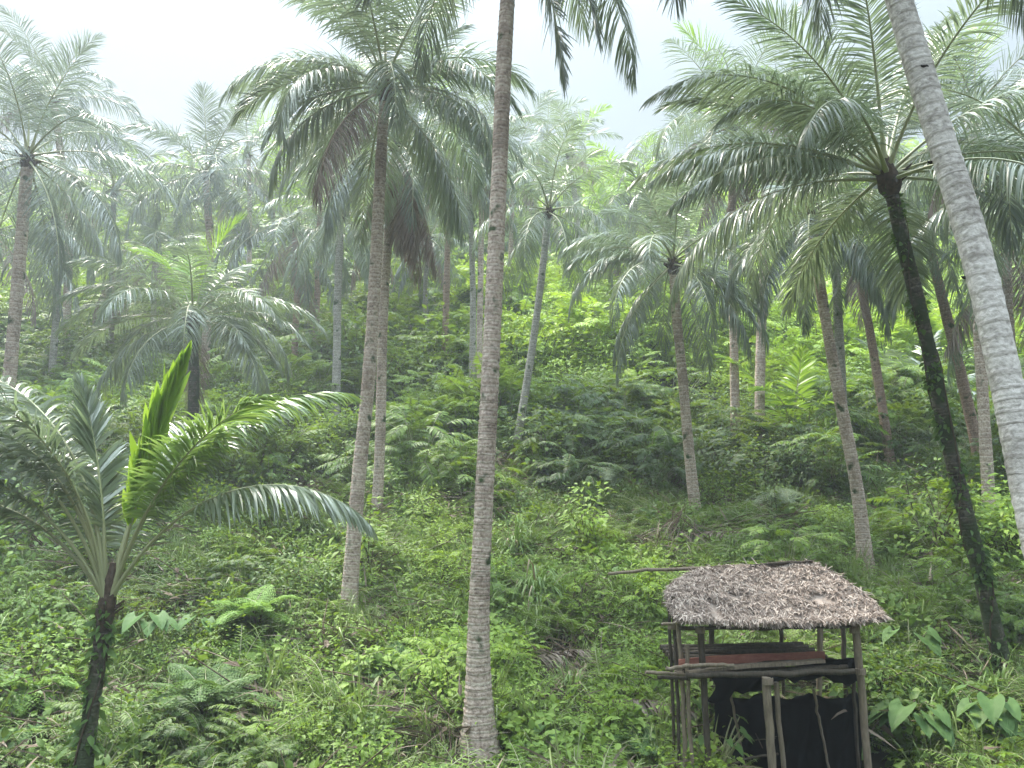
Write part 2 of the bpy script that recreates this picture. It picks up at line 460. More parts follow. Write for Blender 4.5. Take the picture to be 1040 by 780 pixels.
# ------------------------------------------------------------------ palms
def frond_mesh(seed, L=3.6, e0=50, droop=80, n=70, ll=.75, lw=.045, hang=1.0, beta=10, mat='frond', pet=.16, sway=0.0, power=1.35, seg=4, gap=.04, rr=.028, closed=1.0, tipmat=None):
    """one pinnate frond growing along +X in the XZ plane, root at origin"""
    g = np.random.default_rng(seed)
    mb = MB()
    ns = 26
    s = np.linspace(0, 1, ns)
    e = R(e0) - R(droop) * s ** power
    az = sway * s ** 1.5
    T = np.stack([np.cos(e) * np.cos(az), np.cos(e) * np.sin(az), np.sin(e)], -1)
    P = np.vstack([[0, 0, 0], np.cumsum((T[1:] + T[:-1]) / 2 * (L / (ns - 1)), axis=0)])
    rad = np.interp(s, [0, .06, .2, .7, 1], [rr * 1.7, rr * 1.1, rr * .8, rr * .35, rr * .08])
    tube(mb, P, rad, 5, 1, cap=False, flat=.7)
    st = np.linspace(pet, .995, n)
    for side in (-1, 1):
        ss = np.clip(st + g.normal(0, .25 / n, n), pet, .998)
        keep = g.random(n) > gap
        # a torn patch or two
        for _ in range(2):
            if g.random() < .45:
                c = g.uniform(.3, .97); keep &= np.abs(ss - c) > g.uniform(.008, .03)
        ss = ss[keep]
        def ip(A): return np.stack([np.interp(ss, s, A[:, k]) for k in range(3)], -1)
        p, t = ip(P), norm(ip(T))
        up = np.array([0, 0, 1.0])
        B = norm(np.cross(up, t)); N = np.cross(t, B)
        q = (ss - pet) / (1 - pet)
        a = R(1) * (np.interp(q, [0, .15, .6, 1], [78, 66, 48, 14]) * closed + g.normal(0, 5, len(ss)))
        bt = R(1) * (beta + g.normal(0, 9, len(ss)))
        d = np.cos(a)[:, None] * t + np.sin(a)[:, None] * (side * B * np.cos(bt)[:, None] + N * np.sin(bt)[:, None])
        l = ll * np.interp(q, [0, .12, .35, .65, .9, 1], [.5, .85, 1, .9, .55, .35]) * (1 + g.normal(0, .07, len(ss)))
        w = lw * np.interp(q, [0, .3, .8, 1], [.7, 1, .9, .6]) * (1 + g.normal(0, .1, len(ss)))
        wv = t + 0.35 * g.standard_normal((len(ss), 3))
        blades(mb, p, d, wv, l, w, seg=seg, hang=hang * (1 + g.normal(0, .25, len(ss))), mat=0)
    dry = mat == 'frond_dry'
    return mb.mesh('frond', [M[mat], M['rachis_dry' if dry else 'rachis']])

def add_frond(root, origin, az, seed, name='frond', roll=0.0, label=None, **kw):
    me = frond_mesh(seed, **kw)
    o = bpy.data.objects.new(name, me)
    o.location = origin
    o.rotation_euler = (roll, 0, az)
    link(o, root)
    if label: o['label'] = label
    return o

def build_trunk(root, P, r0, r1, ring=.075, sides=18, mat='bark', flare=1.5, seed=0, detail=True, ledge=.03, fl=.35):
    """P absolute world polyline; root at base"""
    g = np.random.default_rng(seed)
    P = np.asarray(P, float)
    C = catmull(P, 60)
    seglen = np.linalg.norm(np.diff(C, axis=0), axis=1)
    cum = np.concatenate([[0], np.cumsum(seglen)]); L = cum[-1]
    nr = max(8, int(L / ring))
    # ring boundaries with irregular spacing
    wdt = 1 + .25 * g.standard_normal(nr); wdt = np.clip(wdt, .5, 1.6); b = np.concatenate([[0], np.cumsum(wdt)]); b = b / b[-1] * L
    if detail:
        st = []; rg = []; rf = []
        for i in range(nr):
            h = b[i + 1] - b[i]
            am = ledge * (0.5 + g.random())
            for f, k in ((.03, -.4), (.45, .0), (.93, 1.0)):
                st.append(b[i] + h * f); rg.append(i + f); rf.append(1 + am * k)
    else:
        st = list(np.linspace(0, L, max(10, nr // 3))); rg = [x / L * nr for x in st]; rf = [1 + .02 * g.standard_normal() for _ in st]
    st = np.array(st); rg = np.array(rg); rf = np.array(rf)
    Q = np.stack([np.interp(st, cum, C[:, k]) for k in range(3)], -1)
    t = st / L
    rad = (r0 + (r1 - r0) * t ** .8) * rf
    rad = rad * (1 + (flare - 1) * np.exp(-st / fl))
    rad = rad * (1 + .025 * np.interp(st, np.linspace(0, L, 14), g.standard_normal(14)))
    mb = MB()
    tube(mb, Q - P[0], rad, sides, 0, att=rg, lump=.035 if detail else .02, rnd=g)
    o = mb.obj('trunk', M[mat], root, att_name='ring')
    return o, C

CLEAR = []
def palm(name, label, pts, D0=None, D1=None, r0=.15, r1=.11, L=3.0, n=20, seed=1, mat='bark', fmat='frond', group='coconut palms on the slope',
         ring=.075, sides=16, detail=True, e_hi=82, e_lo=-35, fronds=None, leafn=60, ll=None, lw=.042, young=1, dry=0, flare=1.5, cat='palm tree',
         trunk_top_extra=None, base=None, ledge=.03, hangk=1.0, az0=None, nuts=0, seg=4, crown_r=None, dry_spread=360, dry_c=0, fl=.35):
    """pts: photo pixels along the trunk from base to crown"""
    g = np.random.default_rng(seed)
    if base is None:
        p0 = ground_at(*pts[0])
        if D0 is not None:
            q = at(pts[0][0], pts[0][1], D0); p0 = Vector((q.x, q.y, hgt(q.x, q.y)))
    else:
        p0 = Vector(base)
    if D0 is None and base is None: CLEAR.append((p0.x, p0.y))
    D0 = p0.y
    if D1 is None: D1 = D0
    W = [np.array([p0.x, p0.y, hgt(p0.x, p0.y) - .12])]
    k = len(pts) - 1
    for i, (u, v) in enumerate(pts[1:], 1):
        W.append(np.array(at(u, v, D0 + (D1 - D0) * (i / k))))
    W = np.array(W)
    root = empty(name, tuple(W[0]), label, cat, group)
    tr, C = build_trunk(root, W, r0, r1, ring, sides, mat, flare, seed, detail, ledge, fl)
    top = W[-1] - W[0]
    ax = norm(C[-1] - C[-5])
    # fibrous sheath where the stalks leave the trunk
    mb = MB()
    cr = crown_r or r1 * 1.15
    pp = np.array([top - ax * .18, top - ax * .02, top + ax * .16, top + ax * .38])
    tube(mb, catmull(pp, 10), np.interp(np.linspace(0, 1, 10), [0, .25, .6, 1], [r1 * .98, cr * 1.2, cr, cr * .35]), 12, 0, lump=.16, rnd=g)
    # old stalk stubs
    for i in range(10):
        a = g.uniform(0, 2 * math.pi); d = np.array([math.cos(a), math.sin(a), .7]); o0 = top - ax * g.uniform(.0, .12)
        q = np.array([o0 + d * cr * .6, o0 + d * cr * 1.5, o0 + d * (cr * 1.5 + g.uniform(.2, .8) * cr)])
        tube(mb, q, np.array([.2, .16, .11]) * cr, 5, 0)
    mb.obj('crown_base', M['fibre'], root)
    ll = ll or L * .245
    az = g.uniform(0, 6.28) if az0 is None else R(az0)
    specs = []
    for i in range(n):
        t = (i + .5) / n
        az += R(137.5) + g.normal(0, .12)
        e0 = e_hi + (e_lo - e_hi) * t ** .85 + g.normal(0, 7)
        dr = 42 + 62 * math.sin(min(1, t * 1.25) * math.pi * .62) + g.normal(0, 11)
        if e0 < 0: dr = min(dr, 88 + e0)
        specs.append(dict(az=az, e0=e0, droop=dr, L=L * (.72 + .28 * math.sin(min(1, t * 1.8 + .15) * math.pi / 2)) * g.uniform(.92, 1.06), hang=(.45 + 1.7 * t) * hangk * g.uniform(.8, 1.3),
                          beta=22 - 62 * t, mat=('frond_young' if i < young else 'frond_dry' if (t > .85 and g.random() < .25) else fmat), up=.3 * (1 - t)))
    for i in range(dry):
        az += R(137.5)
        a2 = R(dry_c) + R(dry_spread) * (i / max(1, dry) - .5) + g.normal(0, .2)
        specs.append(dict(az=a2, e0=g.uniform(-70, -50), droop=g.uniform(10, 25), L=L * g.uniform(.7, .95), hang=1.5, beta=-45, mat='frond_dry', up=-.1))
    if fronds: specs += fronds
    for i, s in enumerate(specs):
        s = dict(s); a = s.pop('az'); up = s.pop('up', .1)
        o0 = top + ax * up + np.array([math.cos(a), math.sin(a), 0]) * cr * .5
        kw = dict(n=int(leafn * 1.75), ll=ll, lw=lw * .5, sway=g.normal(0, .18), seg=seg, rr=.016 + .0035 * L)
        kw.update(s)
        add_frond(root, tuple(o0), a, seed * 1000 + i, roll=0, **kw)
    if nuts:
        for i in range(nuts):
            a = g.uniform(0, 6.28); rr_ = cr + .08
            c = top + np.array([math.cos(a) * rr_, math.sin(a) * rr_, -.15 - g.uniform(0, .25)])
            mb = MB()
            th = np.linspace(0, 1, 9)
            prof = np.sin(th * math.pi) ** .7 * .09
            tube(mb, np.stack([np.zeros(9), np.zeros(9), (th - .5) * .24], -1), np.maximum(prof, .004), 10, 0)
            mb.obj('coconut', M['nut'], root, loc=tuple(c))
    return root, top, W[0]

def fr(az, e0, droop, L, **k):
    return dict(az=R(az), e0=e0, droop=droop, L=L, **k)

# azimuth: 0 = picture right, 90 = away from the viewer, 180 = left, 270 = towards the viewer
SL = 'coconut palms on the slope'
palm('coconut_palm', 'tall ringed brown palm trunk in the centre foreground, crown above the picture', [(487, 768), (486, 640), (491, 520), (497, 400), (506, 200), (512, 60), (519, -60), (522, -110)],
     r0=.112, r1=.085, L=3.3, n=15, seed=11, mat='bark', ring=.082, sides=28, leafn=80, flare=2.5, fl=.5, ledge=.04, e_lo=5, group=SL,
     fronds=[fr(8, -72, 14, 2.75, mat='frond_dark', hang=.5, ll=.5), fr(350, -54, 30, 2.5, mat='frond_dark', hang=.6, ll=.5), fr(330, -10, 70, 2.9, mat='frond_dark'), fr(150, 10, 60, 2.6, mat='frond_dark'), fr(20, 15, 62, 3.2, mat='frond_dark')])
palm('coconut_palm', 'tall palm left of centre with pale trunk and full crown, darker twin behind it', [(353, 628), (363, 500), (374, 390), (381, 280), (386, 180), (391, 95)],
     r0=.118, r1=.085, L=2.9, n=24, seed=23, mat='bark', ring=.075, sides=22, leafn=70, young=0, group=SL, e_lo=-30,
     fronds=[fr(185, 15, 75, 2.6), fr(200, -10, 60, 2.3), fr(160, 45, 90, 2.7), fr(350, 20, 80, 2.4)])
palm('coconut_palm', 'palm directly behind the left of centre palm, skirt of dry hanging fronds under its crown', [(382, 528), (386, 450), (389, 330), (395, 230), (403, 150)],
     r0=.115, r1=.09, L=3.2, n=18, seed=37, mat='bark', ring=.08, leafn=60, young=0, group=SL, dry=7, e_lo=-40, fmat='frond_dark', dry_c=-20, dry_spread=200,
     fronds=[fr(0, 20, 95, 3.0), fr(195, 25, 95, 3.2), fr(335, 0, 80, 3.0), fr(210, -5, 70, 2.9)])
palm('coconut_palm', 'slim pale palm leaning right just right of the central trunk, small crown', [(521, 468), (530, 420), (541, 350), (549, 290), (557, 218)],
     r0=.105, r1=.09, L=2.9, n=17, seed=41, mat='bark_grey', ring=.1, leafn=50, young=0, group=SL, dry=0)
palm('coconut_palm', 'palm in the right middle with slim brown trunk rising behind the thatched shelter', [(708, 530), (700, 460), (693, 380), (687, 320), (684, 272)],
     r0=.112, r1=.1, L=2.8, n=20, seed=53, mat='bark', ring=.08, leafn=62, young=0, group=SL, e_lo=-45, flare=1.7, hangk=1.2,
     fronds=[fr(178, 32, 85, 2.5), fr(190, 20, 85, 2.3), fr(0, -10, 55, 2.2, mat='frond_dark'), fr(345, -25, 40, 2.2, mat='frond_dark')])
palm('coconut_palm', 'palm right behind the shelter roof, brown trunk leaning left', [(880, 580), (871, 500), (852, 400), (836, 310), (824, 225)],
     r0=.12, r1=.085, L=2.3, n=18, seed=59, mat='bark', ring=.075, sides=20, leafn=62, young=0, group=SL, e_lo=-50, fmat='frond_dark', hangk=1.2,
     fronds=[fr(195, -15, 55, 2.1), fr(180, 5, 85, 2.2), fr(0, 10, 80, 2.0)])
moss_root, moss_top, moss_base = palm('coconut_palm', 'palm with nearly black mossy trunk right of the shelter and the widest crown', [(1022, 690), (998, 590), (968, 470), (940, 340), (918, 250), (903, 185)],
     r0=.108, r1=.085, L=3.7, n=12, seed=61, mat='bark_moss', ring=.09, sides=20, leafn=85, young=0, group=SL, e_lo=0, nuts=0, lw=.04, ll=.62, D1=9.6, crown_r=.125,
     fronds=[fr(183, 22, 62, 3.3, hang=1.7, beta=-25), fr(195, 12, 58, 3.2, hang=1.7, beta=-20), fr(172, 30, 72, 3.5, hang=1.4), fr(165, 55, 70, 3.3, mat='frond', hang=.7), fr(200, 64, 60, 3.3, hang=.6),
             fr(150, 50, 50, 3.0, hang=.7), fr(210, 38, 80, 2.9, hang=1.2), fr(130, 70, 50, 3.2, hang=.5), fr(60, 60, 60, 3.2, hang=.7), fr(20, 40, 80, 3.0), fr(350, 20, 80, 3.0), fr(330, -5, 60, 2.6),
             fr(125, -25, 45, 2.2, mat='frond'), fr(60, -30, 40, 2.2, mat='frond'), fr(95, 0, 60, 2.6)])
palm('coconut_palm', 'thin reddish palm trunk in the background between the shelter palm and the mossy palm', [(906, 480), (897, 420), (885, 345), (876, 300), (869, 262)],
     r0=.115, r1=.095, L=2.3, n=15, seed=67, mat='bark_red', ring=.1, leafn=46, young=1, group=SL, e_lo=-60, lw=.05)
palm('coconut_palm', 'orange brown palm trunk behind the big pale trunk, hanging green fronds', [(998, 478), (985, 420), (966, 340), (950, 275), (940, 235)],
     r0=.14, r1=.115, L=2.8, n=16, seed=71, mat='bark_red', ring=.1, leafn=50, young=1, group=SL, e_lo=-55)
P11 = [(1125, 930), (1088, 720), (1064, 590), (1045, 500), (1018, 370), (990, 252), (952, 130), (913, 0), (872, -150), (855, -215)]
pr, pt_, pw = palm('coconut_palm', 'thick pale whitish trunk leaning in from the right edge, nearest of all', P11, base=(3.62, 4.7, 0), D1=5.6,
     r0=.11, r1=.088, L=3.4, n=14, seed=73, mat='bark_pale', ring=.1, sides=32, leafn=85, young=0, group=SL, e_lo=15, flare=1.4, ledge=.02, fmat='frond_dark',
     fronds=[fr(20, 0, 72, 2.9), fr(350, -8, 62, 2.8), fr(200, 2, 66, 2.3)])
palm('coconut_palm', 'palm at the right edge behind the pale trunk, only its dark arching fronds in view', [(1100, 560), (1085, 420), (1072, 300), (1060, 170)],
     r0=.15, r1=.11, L=3.0, n=17, seed=79, mat='bark', ring=.09, leafn=66, young=0, group=SL, fmat='frond_dark', D0=11, D1=10.5, e_lo=-30)
palm('coconut_palm', 'young palm in the left middle, short trunk, wide umbrella of grey green fronds', [(197, 425), (197, 395), (196, 360), (196, 328)],
     r0=.13, r1=.12, L=3.1, n=16, seed=83, mat='bark_moss', ring=.09, leafn=70, young=2, group=SL, D0=18, e_lo=-22, hangk=1.1,
     fronds=[fr(180, 28, 80, 3.4), fr(170, 12, 62, 3.3), fr(195, 40, 92, 3.2), fr(0, 30, 85, 3.4), fr(350, 15, 68, 3.1), fr(10, -5, 60, 2.4), fr(325, 0, 55, 2.3), fr(120, 70, 30, 2.3, mat='frond_young'), fr(60, 68, 40, 2.2, mat='frond')])
lime_root, _a, _b = palm('coconut_palm', 'young palm in the left foreground with bright lime upright leaves and a stubby dark trunk', [(80, 800), (90, 740), (99, 680), (108, 618)],
     r0=.068, r1=.06, L=2.6, n=0, seed=89, mat='bark_moss', ring=.06, leafn=84, young=0, group=SL, D0=6.7, lw=.045, crown_r=.062, ll=.5,
     fronds=[fr(4, 80, 8, 2.1, mat='frond_young', lw=.085, closed=.42, hang=.06, beta=14, ll=.52, gap=0, sway=0, pet=.28, n=84), fr(160, 84, 18, 1.9, mat='frond', lw=.03, closed=.75, hang=.4, beta=10, ll=.4, pet=.3),
             fr(356, 60, 106, 2.65, hang=1.5, beta=-15, pet=.35), fr(10, 76, 78, 2.9, mat='frond_mid', hang=1.3, beta=-5, pet=.3), fr(35, 78, 74, 2.6, mat='frond', hang=1.1, beta=-10, pet=.3),
             fr(172, 82, 94, 3.3, hang=1.1, pet=.3), fr(188, 76, 100, 3.1, hang=1.2, pet=.32), fr(165, 72, 78, 3.0, hang=1.0, pet=.3), fr(200, 62, 92, 2.8, hang=1.4, pet=.3), fr(80, 78, 80, 2.6), fr(178, 52, 90, 2.6, hang=1.3, pet=.3),
             fr(350, 74, 60, 2.3, mat='frond_mid', hang=.8, pet=.3), fr(140, 66, 80, 2.6), fr(205, 72, 92, 3.0, hang=1.1, pet=.3), fr(225, 80, 74, 2.7, mat='frond', hang=1.0, pet=.3)])
palm('coconut_palm', 'misty palm at the top left edge, long grey fronds drooping right', [(14, 345), (17, 300), (22, 240), (28, 165)],
     r0=.15, r1=.12, L=3.7, n=20, seed=97, mat='bark', ring=.1, leafn=60, young=0, group=SL, D0=17, e_lo=-45, fmat='frond_dark')
palm('coconut_palm', 'faint bluish palm crown at the far upper left, behind the misty one', [(72, 300), (70, 230), (62, 160), (55, 105)],
     r0=.16, r1=.13, L=4.0, n=20, seed=101, mat='bark', ring=.12, leafn=46, young=0, group=SL, D0=29, detail=False, e_lo=-25, fmat='frond_dark', lw=.06)
palm('coconut_palm', 'faint palm in the mist between the left edge and the full crowned palms', [(214, 285), (213, 250), (211, 215), (210, 180)],
     r0=.16, r1=.13, L=3.8, n=19, seed=103, mat='bark', ring=.12, leafn=46, young=0, group=SL, D0=27, detail=False, fmat='frond_dark', lw=.06)
palm('coconut_palm', 'straight thin trunk left of the twin palms with grey hanging crown', [(340, 432), (342, 370), (343, 300), (346, 220)],
     r0=.14, r1=.11, L=2.9, n=18, seed=107, mat='bark_grey', ring=.1, leafn=50, young=0, group=SL, e_lo=-60, hangk=1.3, sides=12)
palm('coconut_palm', 'left of the two thin trunks close together behind the central palm', [(479, 412), (480, 350), (480, 280), (476, 185)],
     r0=.11, r1=.09, L=2.8, n=17, seed=109, mat='bark_grey', ring=.1, leafn=48, young=0, group=SL, e_lo=-45, sides=12)
palm('coconut_palm', 'right of the two thin trunks close together, half hidden by the central palm', [(488, 415), (487, 350), (488, 290), (490, 150)],
     r0=.1, r1=.085, L=2.8, n=15, seed=113, mat='bark', ring=.1, leafn=48, young=0, group=SL, sides=12, dry=3)
palm('coconut_palm', 'small distant palm whose dark crown hangs over a thin pale trunk, left of centre', [(436, 365), (433, 330), (432, 290), (436, 245)],
     r0=.11, r1=.09, L=2.7, n=16, seed=127, mat='bark_grey', ring=.12, leafn=40, young=0, group=SL, e_lo=-70, fmat='frond_dark', hangk=1.3, detail=False, lw=.055)
palm('coconut_palm', 'distant palm with short pale trunk showing left of the right middle palm', [(646, 352), (645, 325), (647, 300), (650, 262)],
     r0=.15, r1=.12, L=3.0, n=16, seed=131, mat='bark_grey', ring=.12, leafn=40, young=0, group=SL, detail=False, lw=.06, e_lo=-60)
palm('coconut_palm', 'far palm with thin yellowish crown against the sky above the leaning slim palm', [(590, 260), (586, 220), (582, 185), (578, 158)],
     r0=.16, r1=.14, L=3.6, n=15, seed=137, mat='bark_grey', ring=.12, leafn=38, young=1, group=SL, detail=False, lw=.07, D0=38, e_lo=-30)
palm('coconut_palm', 'far bushy bright green palm on the skyline right of centre', [(640, 270), (641, 240), (642, 222), (643, 208)],
     r0=.18, r1=.15, L=3.8, n=18, seed=139, mat='bark_grey', ring=.12, leafn=42, young=8, group=SL, detail=False, lw=.07, D0=34, e_lo=-20)
palm('coconut_palm', 'far palm in the background left of the leaning slim palm, thin trunk in mist', [(412, 310), (411, 290), (410, 260), (412, 215)],
     r0=.13, r1=.11, L=2.9, n=15, seed=149, mat='bark_grey', ring=.12, leafn=40, young=0, group=SL, detail=False, lw=.06, e_lo=-50)
palm('coconut_palm', 'palm behind the shelter palm, broad green crown mixing with the widest crown', [(770, 440), (772, 380), (776, 260), (778, 165)],
     r0=.14, r1=.11, L=2.8, n=18, seed=151, mat='bark', ring=.1, leafn=56, young=3, group=SL, D0=20, e_lo=-20)
palm('coconut_palm', 'far left slim palm with greyish trunk beside the misty left edge palm', [(60, 300), (60, 270), (58, 250), (56, 225)],
     r0=.12, r1=.10, L=2.9, n=14, seed=157, mat='bark_grey', ring=.12, leafn=40, young=0, group=SL, D0=26, e_lo=-50, detail=False, lw=.055)

far = [((118, 300), (116, 195), 30, 'faint palm between the misty left edge palm and the left middle palm'), ((255, 270), (252, 158), 36, 'faint far palm left of the crown of the left of centre palm'),
       ((300, 330), (298, 232), 27, 'hazy palm above and right of the left middle palm'), ((160, 330), (158, 262), 30, 'low hazy palm directly behind the left middle palm'),
       ((517, 300), (522, 172), 34, 'far palm seen just right of the central trunk near the skyline'), ((622, 300), (618, 238), 34, 'far palm between the leaning slim palm and the right middle palm'),
       ((702, 300), (700, 175), 30, 'far palm on the skyline above the right middle palm'), ((742, 330), (745, 130), 21, 'tall palm behind the left fronds of the widest crown'),
       ((452, 300), (452, 130), 27, 'tall hazy palm between the twin palms and the central trunk'), ((850, 330), (852, 140), 20, 'palm behind the widest crown, left of its trunk'),
       ((988, 330), (990, 120), 16, 'palm crown behind the pale trunk, upper right'), ((322, 300), (322, 120), 29, 'tall hazy palm left of and behind the left of centre palm'),
       ((-12, 330), (-8, 240), 24, 'palm cut by the left edge, below the misty left edge palm'), ((1028, 420), (1022, 250), 17, 'palm at the right edge in the gap under the upper right crowns'),
       ((385, 300), (376, 222), 33, 'far palm peeping between the two trunks left of centre'), ((560, 260), (556, 140), 44, 'very faint palm on the skyline above the leaning slim palm')]
for k, (b_, c_, D_, lab) in enumerate(far):
    bw = D_ < 22
    palm('coconut_palm', lab, [b_, ((b_[0] + c_[0]) / 2 + (k % 3 - 1) * 3, (b_[1] + c_[1]) / 2), c_], r0=.13, r1=.1, L=2.7 + D_ * .028 + (k * 37 % 5) * .12, n=16 + k % 4, seed=900 + k * 7,
         mat=('bark_grey', 'bark', 'bark_red')[k % 3], ring=.12, leafn=44 if bw else 36, young=k % 3, group=SL, detail=False, lw=.045 if bw else .06, e_lo=-30 - (k * 13 % 30), D0=D_, fmat='frond' if k % 2 else 'frond_dark', sides=10, dry=1 + k % 3)

# stemless young palms on the slope
def young_palm(label, uv, L, n, seed, mat='frond', e_hi=85, e_lo=25, lw=.05, leafn=46, droop=60):
    p = ground_at(*uv)
    root = empty('young_palm', (p.x, p.y, hgt(p.x, p.y)), label, 'young palm', 'stemless young palms')
    g = np.random.default_rng(seed)
    az = g.uniform(0, 6)
    for i in range(n):
        t = (i + .5) / n
        az += R(137.5)
        add_frond(root, (0, 0, .05), az, seed * 100 + i, e0=e_hi + (e_lo - e_hi) * t, droop=droop * (.7 + .6 * t), L=L * g.uniform(.8, 1.1), ll=L * .2, lw=lw, n=leafn,
                  hang=.4 + .6 * t, beta=12 - 20 * t, mat=mat, sway=g.normal(0, .15))
    return root
young_palm('bright green young palm without trunk left of the shelter palm trunk', (806, 452), 3.2, 10, 301, 'frond_young', lw=.06)
young_palm('young palm with mid green fronds between the reddish trunk and the mossy trunk', (932, 420), 3.0, 9, 302, 'frond')
young_palm('young palm low in the dark undergrowth right of the orange brown trunk', (1015, 430), 2.6, 9, 303, 'frond')
young_palm('small pale young palm on the hillside between the twin palms and the left middle palm', (270, 330), 3.4, 9, 304, 'frond', lw=.07)
young_palm('young palm glimpsed above the left middle palm, yellow green upright fronds', (205, 300), 3.6, 9, 305, 'frond_young', lw=.07, e_lo=40)
young_palm('young palm at the left edge half hidden behind the lime foreground palm', (20, 520), 2.0, 8, 306, 'frond_dark')

# climbing leaves on the mossy trunk (part of that palm)
def trunk_moss(root, base, pts_uv, D0, D1, seed=5, n=700):
    g = np.random.default_rng(seed)
    tr = [c for c in root.children if c.name.startswith('trunk')][0]
    n0 = len(tr.data.vertices)
    co = np.zeros(n0 * 3); tr.data.vertices.foreach_get('co', co); co = co.reshape(-1, 3)
    no = np.zeros(n0 * 3); tr.data.vertices.foreach_get('normal', no); no = no.reshape(-1, 3)
    z = co[:, 2] / co[:, 2].max()
    wgt = np.array([max(0.0, mnoise.noise(Vector((c[0] * 5, c[1] * 5, c[2] * 1.6))) + .25) for c in co]) ** 1.5 + .02
    idx = g.choice(n0, n, p=wgt / wgt.sum())
    b = co[idx]; d = no[idx] + .6 * g.standard_normal((n, 3)); d[:, 2] -= .3
    mb = MB()
    cz = np.unique(np.round(co[:, 2], 2)); zz = np.linspace(0.05, co[:, 2].max() * .93, 90)
    o_ = np.argsort(co[:, 2])
    for ph in (0.3, 3.2):
        cx = np.array([co[np.abs(co[:, 2] - z_) < .12].mean(0) for z_ in zz])
        rr_ = np.array([np.linalg.norm((co - c_)[np.abs(co[:, 2] - c_[2]) < .12][:, :2], axis=1).mean() for c_ in cx]) + .008
        an = ph + zz * 1.4 + .5 * np.sin(zz * 2.7 + ph)
        cx[:, 0] += rr_ * np.cos(an); cx[:, 1] += rr_ * np.sin(an)
        tube(mb, cx, np.linspace(.012, .005, len(zz)), 5, 1)
    leaf_set(mb, b, d, g.standard_normal((n, 3)) + no[idx], g.uniform(.03, .12, n), g.uniform(.02, .07, n), droop=.3)
    mb.obj('climbing_vine', [M['plant_mid'], M['twig']], root)
trunk_moss(moss_root, moss_base, None, 10, 10)
trunk_moss(lime_root, None, None, 7, 7, seed=8, n=260)

# dark step cuts in the pale trunk
def notches():
    tr = [c for c in pr.children if c.name.startswith('trunk')][0]
    co = np.array([v.co[:] for v in tr.data.vertices]) + np.array(pw)
    for (u, v) in [(938, 66), (943, 166), (976, 282)]:
        U, V = project(co)
        d = (U - u) ** 2 + (V - v) ** 2 + (co[:, 1] - co[:, 1].min()) * 40
        i = int(np.argmin(d)); c = co[i]
        g = np.random.default_rng(int(u))
        mb = MB(); th = np.linspace(-1, 1, 7)
        tube(mb, np.stack([th * (.02 + .012 * g.random()), np.zeros(7), th * -.012 + .006 * np.sin(th * 3)], -1), np.sqrt(1 - th ** 2 * .96) * .012, 8, 0, lump=.2, rnd=g)
        mb.obj('cut_notch', M['cut'], pr, loc=tuple(c - np.array(pw)))
notches()

